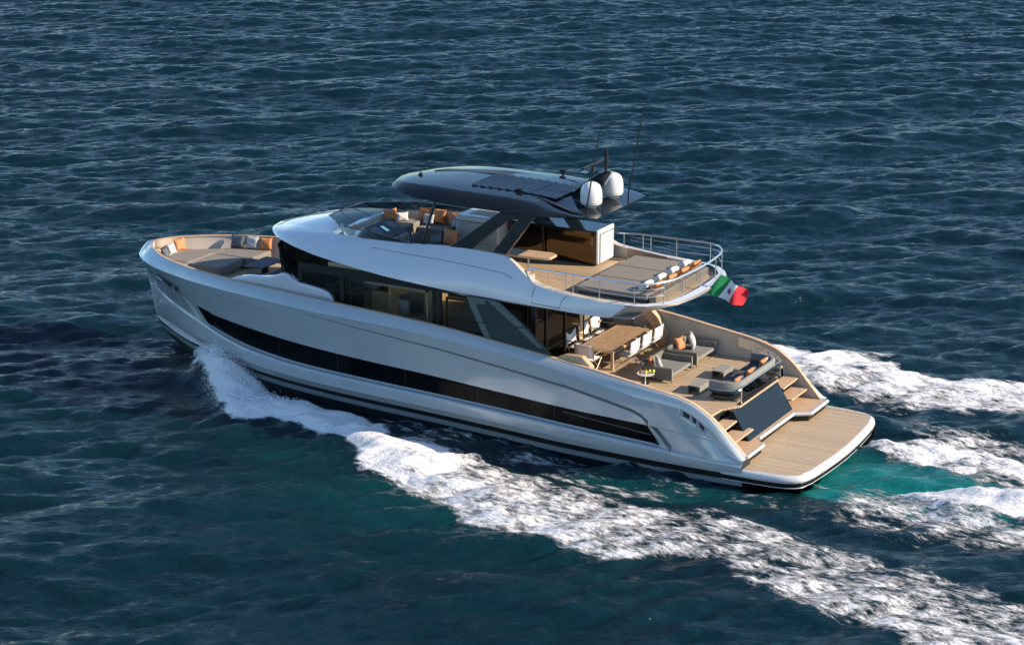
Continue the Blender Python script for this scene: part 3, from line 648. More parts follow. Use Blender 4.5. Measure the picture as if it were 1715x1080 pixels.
# upper deck furniture that is built in
def pad(name, x0, x1, y0, y1, z0, z1, m, b=.05): return MB().box(x0, x1, y0, y1, z0, z1).build(name, m, Y, bevel=b, segs=3)
for (y0, y1) in ((-2.05, -.73), (-.71, .63), (.65, 1.98)): pad('sun_pad', 5.75, 8.15, y0, y1, 4.86, 5.03, 'taupe')
MB().box(5.8, 8.1, -2.0, 1.93, 4.73, 4.86).build('sun_pad_base', 'charcoal', Y)
MB().box(5.50, 5.75, -1.9, 1.9, 4.73, 5.02).build('sun_pad_backrest', 'frame', Y, bevel=.04)
# bar
MB().box(9.12, 12.3, -2.25, -1.25, 4.74, 5.80).build('bar_body', 'gloss', Y)
MB().box(9.12, 12.3, -2.3, -1.2, 5.80, 5.86).build('bar_top', 'carbon', Y, bevel=.01)
bf = MB(); bf.prism([(9.12, -1.17), (9.12, -2.32), (9.02, -2.32), (9.02, -1.17)], 4.78, 5.90); bf.build('bar_end', 'trim', Y, bevel=.05, segs=3)
MB().box(8.995, 9.01, -2.2, -1.3, 4.84, 5.74).build('bar_door', 'cream', Y, bevel=.01)
MB().box(8.998, 9.014, -2.23, -2.21, 4.82, 5.76).box(8.998, 9.014, -1.29, -1.27, 4.82, 5.76).box(8.998, 9.014, -2.23, -1.27, 5.745, 5.765).build('bar_door_gap', 'black', Y)
MB().tube([(11.0, -1.16, 4.74), (11.0, -1.16, 5.8)], .03, 8).build('bar_column', 'black', Y, smooth=True)
pad('wet_bar', 12.42, 14.05, -2.2, -.75, 4.74, 5.92, 'trim', .06)
MB().box(12.5, 13.95, -.76, -.735, 4.84, 5.72).build('wet_bar_panel', 'pale', Y)
MB().box(12.5, 14.06, -.765, -.74, 5.74, 5.765).build('wet_bar_gap', 'black', Y)
MB().box(12.8, 13.7, -1.9, -1.1, 5.921, 5.935).build('wet_bar_lid', 'cream', Y)
# teak high table along the port coaming
MB().prism([(12.7, .85), (11.1, .62), (9.75, .52), (9.52, .66), (9.50, 1.12), (9.66, 1.24), (12.6, 1.5)], 5.42, 5.50).build('bar_table', 'wood', Y, bevel=.015)
MB().box(10.9, 11.0, 1.9, 2.3, 5.2, 5.42).tube([(10.4, .9, 4.73), (10.4, .9, 5.42)], .03).build('bar_table_leg', 'trim', Y)
MB().box(9.6, 10.3, 1.9, 2.3, 4.73, 5.18).build('coaming_locker', 'liner', Y, bevel=.05)
MB().box(9.58, 9.62, 1.95, 2.2, 4.85, 5.05).build('coaming_locker_opening', 'black', Y)

# hardtop
hp = P2({7.62: 1.66, 7.9: 1.86, 8.4: 2.02, 9.4: 2.42, 10.5: 2.44, 12: 2.40, 13.5: 2.2, 14.5: 1.8, 15.1: 1.3, 15.45: .75, 15.6: 0})
zl = P2({7.62: 7.06, 8.4: 7.08, 9.4: 7.12, 11: 7.12, 13: 7.13, 15.6: 7.12})
zu = P2({7.62: 7.09, 8.2: 7.14, 9.0: 7.22, 9.8: 7.36, 11: 7.42, 13: 7.43, 14.5: 7.36, 15.3: 7.24, 15.6: 7.16})
HX = list(np.arange(7.62, 14.6, .16))+[14.7, 14.85, 15.0, 15.12, 15.24, 15.34, 15.42, 15.5, 15.55, 15.6]
ht = []
for x in HX:
    y, l, u = float(hp(x)), float(zl(x)), float(zu(x)); s_ = min(1, max(0, (x-8.2)/1.6)); yt_ = y*(1-.26*s_)
    half = [(0, l-.10*min(1, (15.7-x)*.5+.0)*s_-.02), (y*.5, l-.07*s_-.02), (y*.86, l-.02), (y, l), (y+.003, l+.015), (y-(y-yt_)*.5, l+(u-l)*.6), (yt_, u), (yt_*.93, u+.012), (yt_*.55, u+.05*s_), (0, u+.07*s_)]
    ht.append([(x, a, b) for a, b in half]+[(x, -a, b) for a, b in reversed(half[1:-1])])
hb2 = MB().grid(ht, True); n_ = len(ht[0]); hb2.f.append(tuple(range(n_)))
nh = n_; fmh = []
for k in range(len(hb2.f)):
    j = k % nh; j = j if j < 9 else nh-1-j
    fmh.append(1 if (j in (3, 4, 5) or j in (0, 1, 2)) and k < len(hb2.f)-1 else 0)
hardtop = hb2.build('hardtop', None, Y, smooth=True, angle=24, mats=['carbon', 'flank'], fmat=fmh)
# raised dark spine panels and louvres of the sun roof
for k in range(10):
    x = 12.3-k*.30; zt0 = float(zu(x))+.012; lv = MB()
    zc_ = lambda y: zt0+.045*(1-(y/1.9)**2)
    y0_, y1_ = 1.12, -.45
    lv.hexa([(x-.27, y1_, zc_(y1_)), (x, y1_, zc_(y1_)), (x, y0_, zc_(y0_)), (x-.27, y0_, zc_(y0_)), (x-.27, y1_, zc_(y1_)+.012), (x-.01, y1_, zc_(y1_)+.075), (x-.01, y0_, zc_(y0_)+.06), (x-.27, y0_, zc_(y0_)+.012)])
    lv.build('sunroof_louvre', 'carbon', Y)
tk = [(14.5, -.25), (12.4, -.50), (9.5, -.55), (9.3, -.85), (9.9, -1.2), (12.4, -1.15), (14.2, -.6)]
def topz(x, y):
    yy = float(hp(x))*(1-.26*min(1, max(0, (x-8.2)/1.6))); u = float(zu(x)); t = min(1, abs(y)/max(.1, yy)); return u+.012+(.058)*(1-t*t)*min(1, max(0, (x-8.2)/1.6))
MB().prism(tk, [topz(*q)-.01 for q in tk], [topz(*q)+.022 for q in tk]).build('sunroof_track', 'black', Y)
MB().prism([(9.9, 1.28), (8.4, 1.75), (8.1, 1.62), (9.2, 1.22)][::-1], [7.41, 7.20, 7.16, 7.30][::-1], [7.425, 7.215, 7.175, 7.315][::-1]).build('hardtop_inset', 'black', Y)
for sg in (1, -1):
    A = MB()
    def slab(p): A.prismy(p, min(sg*2.20, sg*2.36), max(sg*2.20, sg*2.36))
    slab([(12.45, 5.74), (11.62, 5.78), (10.35, 6.85), (9.95, 6.93), (9.80, 7.13), (10.55, 7.13)])
    slab([(10.88, 5.78), (10.38, 5.78), (9.38, 7.1), (9.82, 7.125), (9.98, 6.92)])
    A.build('hardtop_strut', 'strut', Y, bevel=.02)
MB().tube([(13.62, 2.02, 5.6), (13.12, 1.95, 7.12)], .045, 8).mirror().build('hardtop_pole', 'strut', Y, smooth=True)
# mast fin
MB().prismy([(9.45, 7.25), (8.85, 7.78), (8.4, 8.08), (8.12, 8.18), (7.98, 8.16), (8.25, 7.72), (8.45, 7.25)], -.10, .10).build('mast_fin', 'carbon', Y, bevel=.03)
MB().tube([(8.42, 0, 8.10), (8.12, 0, 8.20), (7.98, 0, 8.17), (8.22, 0, 7.75)], .028, 6).build('mast_edge', 'trim', Y)
MB().tube([(8.17, 0, 8.15), (8.17, 0, 8.84)], .055, 10).tube([(8.17, 0, 8.84), (8.17, 0, 8.9)], .04, 10).build('mast_light', 'black', Y, smooth=True)
MB().tube([(8.65, 0, 8.0), (8.65, 0, 8.26)], .05, 8).box(8.60, 8.70, -.65, .65, 8.27, 8.34).build('radar_scanner', 'black', Y, bevel=.01)
MB().lathe([(.09, 0), (.11, .05), (.05, .09)], (8.85, .12, 8.02), 12).build('camera_ball', 'chrome', Y, smooth=True)
for sg in (1, -1):
    d = MB().lathe([(.12, -.12), (.25, -.02), (.32, .04), (.335, .10), (.337, .32), (.33, .40), (.307, .50), (.27, .59), (.19, .66), (.10, .695), (.01, .705)], (8.31, sg*.72, 7.26), 32).build('radome', 'dome', Y, smooth=True)
    MB().lathe([(.10, 0), (.08, .04), (.08, .14)], (8.31, sg*.72, 7.06), 16).build('pedestal', 'dome', d, smooth=True)
    MB().lathe([(.339, 0), (.341, .01), (.339, .02)], (8.31, sg*.72, 7.35), 32).build('seam_ring', 'pale', d, smooth=True)
    yb_ = 1.45*sg
    MB().tube([(8.13, yb_, 7.08), (8.08, yb_, 7.35), (7.72, yb_, 9.45), (7.6, yb_, 10.05)], [.026, .024, .017, .009], 6).build('whip_antenna', 'black', Y, smooth=True)
for (x, y) in ((10.6, 1.12), (10.65, -1.85)):
    MB().tube([(x, y, 7.35), (x, y, 7.52)], .04, 8).tube([(x-.1, y, 7.52), (x+.1, y, 7.52)], .05, 8).build('searchlight', 'black', Y, smooth=True)
MB().tube([(14.6, .4, 7.32), (14.6, .4, 7.48)], .045, 10).tube([(14.6, .4, 7.48), (14.68, .4, 7.38)], .05, 8).build('navigation_light', 'black', Y, smooth=True)

# windshield of the flybridge
tw = [(13.9, 2.30, 5.70), (15.3, 2.12, 5.80), (16.3, 1.98, 5.81), (17.2, 1.47, 5.82), (17.78, 1.02, 5.83), (17.86, .3, 5.83)]
bw = [(13.6, 2.28, 5.66), (14.9, 2.20, 5.60), (15.8, 2.08, 5.54), (16.6, 1.88, 5.49), (17.0, 1.40, 5.52), (17.1, .5, 5.56)]
tw = tw+[(x, -y, z) for x, y, z in reversed(tw)]; bw = bw+[(x, -y, z) for x, y, z in reversed(bw)]
MB().grid([tw, bw]).build('wind_screen', 'smoke', Y, smooth=True)
MB().tube(tw, .018, 6).build('wind_screen_rim', 'strut', Y, smooth=True)
ps = MB()
for i in (3, 5, 6, 8): ps.tube([tw[i], bw[i]], .012, 5)
ps.build('wind_screen_post', 'strut', Y)
# helm console
hc = MB().hexa([(15.55, -.45, 4.74), (16.75, -.45, 4.74), (16.75, 1.05, 4.74), (15.55, 1.05, 4.74), (15.62, -.45, 5.20), (16.45, -.45, 5.57), (16.45, 1.05, 5.57), (15.62, 1.05, 5.20)]).build('helm_console', 'liner', Y, bevel=.03)
MB().hexa([(15.66, -.42, 5.225), (16.42, -.42, 5.565), (16.42, 1.02, 5.565), (15.66, 1.02, 5.225), (15.65, -.42, 5.235), (16.41, -.42, 5.585), (16.41, 1.02, 5.585), (15.65, 1.02, 5.235)]).build('dashboard', 'black', hc)
def onDash(x0, x1, y0, y1, h): 
    zz = lambda x: 5.235+(x-15.65)*.4605+h
    return [(x0, y0, zz(x0)), (x1, y0, zz(x1)), (x1, y1, zz(x1)), (x0, y1, zz(x0))]
for (y0, y1, m_) in ((-.36, -.02, 'groove'), (.55, .95, 'groove')): MB().add(onDash(15.95, 16.3, y0, y1, .004), [(0, 1, 2, 3)]).build('instrument_screen', m_, hc)
MB().add(onDash(15.95, 16.22, .22, .38, .004), [(0, 1, 2, 3)]).build('instrument_screen', 'screen', hc)
wc = [(15.45+.08*math.cos(a), .62+.19*math.sin(a), 5.22+.17*math.cos(a)) for a in np.linspace(0, 2*math.pi, 16)[:-1]]
MB().tube(wc, .016, 6, True).tube([(15.45, .62, 5.22), (15.7, .62, 5.20)], .02, 6).tube([(15.45, .43, 5.22), (15.45, .81, 5.22)], .014, 6).build('steering_wheel', 'black', hc, smooth=True)
pad('helm_seat', 14.55, 15.15, .15, 1.3, 4.76, 5.18, 'cream', .06)
pad('helm_seat_back', 14.42, 14.56, .15, 1.3, 5.0, 5.62, 'slate', .05)
# forward sun pad and the U shaped settee
pad('lounge_pad', 15.9, 16.85, -1.75, -.5, 4.9, 5.30, 'taupe', .05)
pad('lounge_pad', 16.5, 16.86, -.48, 1.7, 5.0, 5.42, 'cream', .05)
pad('settee_seat', 14.2, 15.88, -2.1, -1.35, 4.76, 5.16, 'grey', .05)
pad('settee_seat', 14.18, 14.85, -1.33, -.05, 4.76, 5.14, 'grey', .05)
pad('settee_back', 14.06, 14.17, -1.9, -.05, 4.76, 5.5, 'charcoal', .04)
pad('settee_back', 14.2, 16.8, -2.2, -2.11, 4.76, 5.42, 'grey', .04)
MB().box(15.0, 15.7, -1.2, -.6, 5.0, 5.06).box(15.3, 15.4, -.95, -.85, 4.73, 5.0).build('settee_table', 'black', Y, bevel=.01)

# foredeck lounge
pad('bow_pad', 23.9, 25.05, -.85, .7, 2.96, 3.36, 'taupe', .06)
MB().prism([(23.86, -1.65), (25.0, -.87), (25.05, .72), (23.86, 1.55)][::-1], 2.95, 3.33).build('bow_pad', 'taupe', Y, bevel=.05, segs=3)
pad('bow_pad', 22.55, 23.84, -.72, .75, 3.05, 3.36, 'taupe', .06)
pad('bow_pad', 22.3, 23.82, -2.0, -.75, 3.05, 3.36, 'taupe', .06)
MB().box(22.7, 23.8, -.65, .6, 2.955, 3.05).build('bow_pad_base', 'white', Y)
MB().prism([(21.3, -1.25), (22.1, -1.4), (22.05, .02), (21.3, -.02)][::-1], 3.28, 3.33).build('bow_table', 'slate', Y, bevel=.015)
MB().box(21.6, 21.75, -.8, -.6, 2.95, 3.28).build('bow_table_leg', 'black', Y)
pad('bow_bench', 20.3, 21.0, -2.2, 1.1, 2.96, 3.26, 'taupe', .06)
pad('bow_bench_back', 20.02, 20.3, -2.2, 1.4, 2.96, 3.52, 'white', .06)
MB().tube([(25.32, -.9, 3.5), (25.42, -.3, 3.52), (25.42, .3, 3.52), (25.2, .95, 3.5), (24.4, 1.6, 3.5)], .09, 8).build('bow_backrest', 'wood', Y, smooth=True)

# ------------------------------------------------------------------ loose things
def pillow(label, c, w, h, t, m, yaw, tilt, roll=0, group=None, cat='pillow', name='pillow'):
    """standing pillow: faces local +x, leans back by tilt"""
    n = 10; g = MB()
    for s_ in (1, -1):
        rows = []
        for i in range(n+1):
            u = -1+2*i/n; r = []
            for j in range(n+1):
                v = -1+2*j/n
                pu = u*(1-.10*(1-v*v)*abs(u)); pv = v*(1-.10*(1-u*u)*abs(v))
                th = t*.5*(max(0, 1-u**4)**.6)*(max(0, 1-v**4)**.6)
                th *= 1+.10*math.sin(3*u+5*v+c[0]*7)
                r.append((s_*th, pu*w/2, pv*h/2))
            rows.append(r)
        g.grid(rows)
    mtx = Matrix.Rotation(yaw, 4, 'Z') @ Matrix.Rotation(-tilt, 4, 'Y') @ Matrix.Rotation(roll, 4, 'X')
    g.xf(mtx)
    zmin = min(p[2] for p in g.v); g.v = [(x, y, z-zmin) for x, y, z in g.v]
    o = g.build(name, m, None, smooth=True, angle=80); o.location = c
    o['label'] = label; o['category'] = cat
    if group: o['group'] = group
    return o
AFT = math.pi
# bow lounge pillows (seat z 3.36)
pillow('dark grey pillow leaning on the starboard bow bulwark beside a pale one', (23.55, -1.72, 3.36), .56, .50, .18, 'slate', R(95), R(15))
pillow('pale grey pillow on the bow lounge between the dark grey and the tan pillow', (23.02, -1.86, 3.36), .50, .46, .18, 'pale', R(100), R(15))
pillow('tan leather pillow at the aft end of the three on the starboard bow cushion', (22.52, -1.98, 3.36), .46, .44, .17, 'orange', R(105), R(15))
pillow('tan leather pillow propped at the very tip of the bow lounge', (25.10, -.42, 3.36), .50, .46, .16, 'orange', R(165), R(20))
pillow('pale grey pillow standing in front of the tan pillow at the bow tip', (25.05, .12, 3.36), .46, .42, .16, 'pale', R(185), R(20))
pillow('slate grey pillow on the bow lounge nearest the port rail', (24.92, .62, 3.36), .42, .38, .16, 'slate', R(200), R(20))
# flybridge pillows
pillow('tan pillow at the forward end of the flybridge sofa beside a small white one', (16.72, -1.05, 5.30), .50, .44, .17, 'orange', R(150), R(12))
pillow('small white pillow between the forward tan pillow and the tan pair', (16.42, -1.3, 5.30), .42, .30, .15, 'cream', R(130), R(15))
pillow('tan pillow behind the pale cushion, forward one of the tan pair', (15.92, -1.98, 5.18), .54, .52, .17, 'orange', R(100), R(12))
pillow('tan pillow behind the pale cushion, aft one of the tan pair', (15.38, -1.98, 5.18), .54, .52, .17, 'orange', R(85), R(12))
pillow('pale grey pillow leaning in front of the pair of tan pillows', (15.66, -1.74, 5.18), .42, .36, .15, 'pale', R(92), R(18))
pillow('tan pillow half hidden by the hardtop pole in the flybridge corner', (14.78, -1.9, 5.18), .46, .46, .16, 'orange', R(60), R(12))
pillow('tan pillow against the white cabinet in the flybridge corner', (14.34, -1.55, 5.18), .46, .46, .16, 'orange', R(20), R(12))
pillow('pale grey pillow in front of two tan pillows beside the white cabinet', (14.58, -1.62, 5.16), .40, .36, .15, 'pale', R(40), R(18))
pillow('large dark tan pillow standing by the foot of the dark strut', (13.45, .55, 5.22), .66, .62, .20, 'orange', R(70), R(10))
pillow('tan pillow lying on the port settee of the flybridge', (14.08, 1.25, 5.1), .46, .32, .15, 'orange', R(80), R(40))
pillow('pale grey pillow beside the tan one on the port flybridge settee', (13.85, 1.1, 5.1), .42, .34, .15, 'pale', R(80), R(40))
pad('port_settee', 13.2, 14.35, .25, 2.05, 4.76, 5.12, 'charcoal', .06)
pillow('tan pillow just behind the curved wind screen at its port front corner', (16.70, 1.15, 5.30), .42, .40, .16, 'orange', R(190), R(25))
# aft sunpad pillows: five pairs
for i, y in enumerate((1.35, .45, -.45, -1.35)):
    pos = ['nearest the port side', 'second from the port side', 'second from the starboard side', 'nearest the starboard side'][i]
    pillow('white fringed pillow on the aft sunpad, %s' % pos, (6.08, y+.05, 5.03), .58, .36, .20, 'cream', R(0), R(58), group='white pillows along the aft sunpad')
    pillow('tan leather pillow behind a white one on the aft sunpad, %s' % pos, (5.78, y-.10, 5.03), .60, .34, .17, 'orange', R(0), R(48), group='tan pillows along the aft sunpad')

# dining table
tx0, tx1, ty0, ty1 = 7.78, 9.0, -2.66, .15
T = empty('dining_table', 'long slatted teak dining table on the cockpit deck', 'table', ((tx0+tx1)/2, (ty0+ty1)/2, DECK)); T['world_built'] = 1
MB().box(tx0+.02, tx1-.02, ty0+.02, ty1-.02, 2.41, 2.435).build('table_top', 'soffit', T)
MB().box(tx0, tx0+.06, ty0, ty1, 2.36, 2.445).box(tx1-.06, tx1, ty0, ty1, 2.36, 2.445).box(tx0+.06, tx1-.06, ty0, ty0+.06, 2.36, 2.445).box(tx0+.06, tx1-.06, ty1-.06, ty1, 2.36, 2.445).build('table_frame', 'wood', T, bevel=.006)
sl = MB()
n = 22
for k in range(n):
    y = ty0+.07+(ty1-ty0-.14)*k/n; sl.box(tx0+.07, tx1-.07, y, y+(ty1-ty0-.14)/n-.015, 2.441, 2.449)
sl.build('slat_top', 'tablewood', T)
for x in (tx0+.05, tx1-.05):
    for y in (ty0+.05, ty1-.05): MB().box(x-.045, x+.045, y-.045, y+.045, DECK, 2.36).build('leg', 'wood', T, bevel=.005)
# sling chair, facing local +x (seat at z .40)
def chair(label, loc, rz, first=[None]):
    if first[0] is not None:
        r0 = first[0]; r = r0.copy(); col.objects.link(r); r.location = loc; r.rotation_euler = (0, 0, rz); r['label'] = label
        for ch in list(r0.children):
            if ch.name.split('.')[0] in ('seat', 'backrest', 'arm_frame', 'leg'):
                c = ch.copy(); col.objects.link(c); c.parent = r
        return r
    t = empty('dining_chair', label, 'chair', loc, rz, 'sling chairs around the dining table')
    MB().grid([[(x, y, .40-.02*math.sin(math.pi*(x+.22)/.46)) for y in (-.22, 0, .22)] for x in np.linspace(-.22, .24, 6)]).build('seat', 'sling', t, smooth=True, solid=.014)
    MB().grid([[(-.25-.10*(z-.47)-.015*math.cos(math.pi*y/.44), y, z) for y in (-.22, -.11, 0, .11, .22)] for z in np.linspace(.46, .84, 6)]).build('backrest', 'sling', t, smooth=True, solid=.014)
    a = MB()
    for s_ in (1, -1):
        a.tube([(-.29, s_*.235, .86), (-.24, s_*.235, .40), (.25, s_*.235, .41)], .013, 6)
        a.tube([(-.26, s_*.245, .60), (.18, s_*.245, .60)], .014, 6)
    a.build('arm_frame', 'frame', t, smooth=True)
    for s_ in (1, -1):
        MB().tube([(.18, s_*.24, .60), (.20, s_*.24, .40), (-.24, s_*.24, 0)], .012, 6).build('leg', 'frame', t, smooth=True)
        MB().tube([(-.25, s_*.24, .42), (.22, s_*.24, 0)], .012, 6).build('leg', 'frame', t, smooth=True)
    for ch in t.children:
        for v_ in ch.data.vertices: v_.co = Vector((v_.co.x*1.1, v_.co.y*1.42, v_.co.z*1.10))
    first[0] = t
    return t
for i, y in enumerate((-.42, -1.28, -2.12)):
    w_ = ['nearest the port side', 'in the middle', 'nearest the starboard side'][i]
    chair('white sling chair on the aft side of the dining table, %s' % w_, (7.60, y, DECK), 0)
    chair('white sling chair on the saloon side of the dining table, %s' % w_, (9.28, y, DECK), math.pi)
chair('grey looking sling chair at the port head of the dining table, near the cap rail', (8.45, .55, DECK), R(-90))
chair('sling chair at the starboard head of the dining table', (8.4, -2.85+.0, DECK), R(90))

# rope woven lounge armchairs: open side faces local -x  (aft)
def lounge(label, x0, x1, y0, y1, lean):
    o = empty('rope_armchair', label, 'armchair', ((x0+x1)/2, (y0+y1)/2, DECK)); o['world_built'] = 1; o['group'] = 'rope woven lounge armchairs'
    MB().box(x1-.09, x1, y0, y1, DECK+.06, 2.34).build('backrest', 'ropey', o, bevel=.02)
    MB().box(x0, x1-.09, y1-.08, y1, DECK+.06, 2.28).build('armrest', 'rope', o, bevel=.02)
    MB().box(x0+.0, x1-.09, y0, y0+.08, DECK+.06, 2.28).build('armrest', 'rope', o, bevel=.02)
    MB().box(x0+.02, x1-.09, y0+.08, y1-.08, DECK+.16, 2.10).build('seat', 'grey', o, bevel=.04, segs=3)
    f = MB()
    for y in (y0-.012, y1+.012):
        f.tube([(x0, y, DECK), (x0, y, 2.30), (x1, y, 2.36), (x1, y, DECK)], .012, 6)
    f.tube([(x0, y0, DECK+.01), (x0, y0+.5, DECK+.01)], .012, 6)
    f.build('frame', 'frame', o, smooth=True)
    return o
lounge('grey rope armchair nearest the port cap rail, with its back to the dining table', 5.62, 6.72, -1.12, .42, 0)
lounge('grey rope armchair by the starboard bulwark with a pale and a tan pillow', 5.62, 6.72, -2.92, -1.42, 0)
pillow('big pale grey pillow on the armchair by the starboard bulwark', (6.25, -2.42, 2.12), .52, .50, .18, 'pale', R(200), R(18))
pillow('tan pillow behind the big pale pillow on the starboard armchair', (6.48, -2.02, 2.12), .46, .44, .16, 'orange', R(170), R(18))
pillow('pale grey pillow in the port side armchair leaning on its arm', (6.2, .14, 2.12), .46, .42, .16, 'pale', R(215), R(20))
pillow('tan pillow tucked behind the pale one in the port side armchair', (6.48, .10, 2.12), .40, .36, .15, 'orange', R(200), R(15))
# low slatted coffee tables
def low_table(label, x0, x1, y0, y1):
    o = empty('coffee_table', label, 'coffee table', ((x0+x1)/2, (y0+y1)/2, DECK)); o['world_built'] = 1; o['group'] = 'low slatted coffee tables'
    MB().box(x0, x1, y0, y1, 2.06, 2.09).build('table_top', 'slat', o, bevel=.008)
    MB().box(x1-.025, x1, y0, y1, DECK, 2.06).build('side_panel', 'rope', o, bevel=.005)
    MB().box(x0, x0+.025, y0, y1, DECK, 2.06).build('side_panel', 'rope', o, bevel=.005)
    return o
low_table('low grey slatted table nearer the port side, in front of the curved sofa', 4.40, 4.80, .28, 1.02)
low_table('low grey slatted table nearer the starboard side, in front of the curved sofa', 4.36, 4.76, -1.40, -.66)
# curved sofa, back to the stern
S = empty('curved_sofa', 'curved charcoal sofa with grey upholstered back facing the bow', 'sofa', (3.5, -.4, DECK)); S['world_built'] = 1
arc = [(4.0, 1.25), (3.62, 1.25), (3.3, 1.16), (3.12, .98), (3.06, .7), (3.06, -.4), (3.06, -1.5), (3.12, -1.78), (3.3, -1.96), (3.62, -2.06), (4.0, -2.06)]
def offs(d):
    out = []
    for i, p in enumerate(arc):
        a = Vector(arc[max(0, i-1)]); b = Vector(arc[min(len(arc)-1, i+1)]); t = (b-a).normalized(); nrm = Vector((t.y, -t.x))
        q = Vector(p)-nrm*d; out.append((q.x, q.y))
    return out
def wallstrip(d0, d1, z0, z1):
    o_, i_ = offs(d0), offs(d1)
    rows = [[(x, y, z) for x, y in l] for l, z in ((o_, z0), (o_, z1-.04), (offs(d0+(d1-d0)*.25), z1), (offs(d0+(d1-d0)*.75), z1), (i_, z1-.04), (i_, z0))]
    g = MB().grid(list(map(list, zip(*rows)))); k = len(rows); g.f.append(tuple(range(k))); g.f.append(tuple(range(len(g.v)-1, len(g.v)-k-1, -1))); return g
in_ = offs(-.14)
sgn = -1 if abs(in_[5][0]-3.2) < .02 else 1
wallstrip(0, sgn*.14, 2.20, 2.44).build('backrest', 'grey', S, smooth=True, angle=60)
wallstrip(sgn*.02, sgn*.20, 2.10, 2.19).build('back_cushion', 'charcoal', S, smooth=True, angle=60)
ins_ = offs(sgn*.16)
MB().prism(ins_ if sum((ins_[i][0]*ins_[(i+1) % 11][1]-ins_[(i+1) % 11][0]*ins_[i][1]) for i in range(11)) > 0 else ins_[::-1], 1.98, 2.14).build('seat', 'charcoal', S, bevel=.04, segs=3)
MB().prism(offs(sgn*.06)[::-1], 1.90, 1.98).build('seat_base', 'strut', S)
for (x, y) in ((3.9, 1.2), (3.2, 1.0), (3.2, -1.8), (3.9, -2.0)): MB().box(x-.05, x+.05, y-.04, y+.04, DECK, 1.9).build('leg', 'frame', S)
MB().tube([(x, y, 2.19) for x, y in offs(-sgn*.02)], .012, 6).build('back_frame', 'chrome', S, smooth=True)
for i, (y, xx) in enumerate(((.72, 3.32), (-.25, 3.32), (-1.35, 3.36))):
    pillow('tan pillow on the curved sofa, %s' % ['nearest the port side', 'in the middle of the three', 'nearest the starboard bulwark'][i], (xx, y, 2.15), .44, .36, .15, 'orange', 0, R(12), group='tan pillows on the curved sofa')
    if i < 3: pillow('grey pillow beside a tan one on the curved sofa, %s' % ['nearest the port side', 'in its middle', 'at its starboard end'][i], (xx+.06, y-.36, 2.15), .34, .30, .13, 'slate' if i < 2 else 'pale', R(6), R(25), group='grey pillows on the curved sofa')
# side table with a fruit tray
A_ = empty('side_table', 'small round white side table next to the port rope armchair', 'side table', (6.33, .82, DECK)); A_['world_built'] = 1
MB().lathe([(.02, 0), (.265, .004), (.28, .018), (.265, .03), (.02, .03)], (6.33, .82, 2.14), 28).build('table_top', 'trim', A_, smooth=True)
MB().tube([(6.33, .82, DECK+.01), (6.33, .82, 2.14)], .014, 8).lathe([(.15, 0), (.15, .012)], (6.33, .82, DECK), 20).build('leg', 'chrome', A_, smooth=True)
def fruit(label, c, r, m, name='lemon'):
    o = MB().lathe([(r*math.sin(a)*(1 if a < 2.9 else .6)+.001, -r*1.15*math.cos(a)) for a in np.linspace(.05, math.pi-.05, 9)], (0, 0, r*1.15), 12).build(name, m, None, smooth=True); o.location = c
    o['label'] = label; o['category'] = 'fruit'; return o
fruit('yellow lemon in the middle of the white side table', (6.22, .74, 2.17), .05, 'lemon')
fruit('yellow green pear at the aft edge of the white side table', (6.12, .70, 2.17), .055, 'lime', 'pear')
fruit('yellow lemon next to the drink glass on the side table', (6.30, .86, 2.17), .045, 'lemon')
def drink(label, x, y, h):
    o = empty('drink_glass', label, 'glass', (x, y, 2.17)); o['world_built'] = 1
    MB().lathe([(.034, 0), (.04, h)], (x, y, 2.17), 14).build('tumbler', 'clear', o, smooth=True)
    MB().lathe([(.030, .004), (.034, h*.6)], (x, y, 2.17), 14).build('drink', 'drink', o, smooth=True)
drink('tall amber drink on the side table, closer to the dining table', 6.48, .86, .17)
drink('shorter amber drink on the side table next to the lemons', 6.38, .70, .13)
# salon armchair seen through the side window
L_ = empty('salon_armchair', 'pale rounded armchair inside the saloon seen through the side window', 'armchair', (14.3, 1.4, 2.56)); L_['world_built'] = 1
MB().box(13.95, 14.75, .95, 1.75, 2.78, 3.08).build('seat', 'taupe', L_, bevel=.08, segs=4)
bk = [[(14.4+.42*math.cos(a), 1.35+.45*math.sin(a), z) for a in np.linspace(-1.9, 1.9, 13)] for z in (3.0, 3.3, 3.62)]
MB().grid(bk).build('backrest', 'taupe', L_, smooth=True, solid=.08)
for x in (14.05, 14.65):
    for y in (1.05, 1.65): MB().tube([(x, y, 2.56), (x, y, 2.8)], .02, 6).build('leg', 'frame', L_, smooth=True)
B_ = MB()
for k in range(5): B_.box(13.9+k*.1, 13.98+k*.1, 1.9, 2.12, 2.56, 2.74+.02*(k % 2))
MB().box(13.7, 14.6, 1.85, 2.35, 2.56, 2.95).build('salon_sideboard', 'frame', Y, bevel=.02)
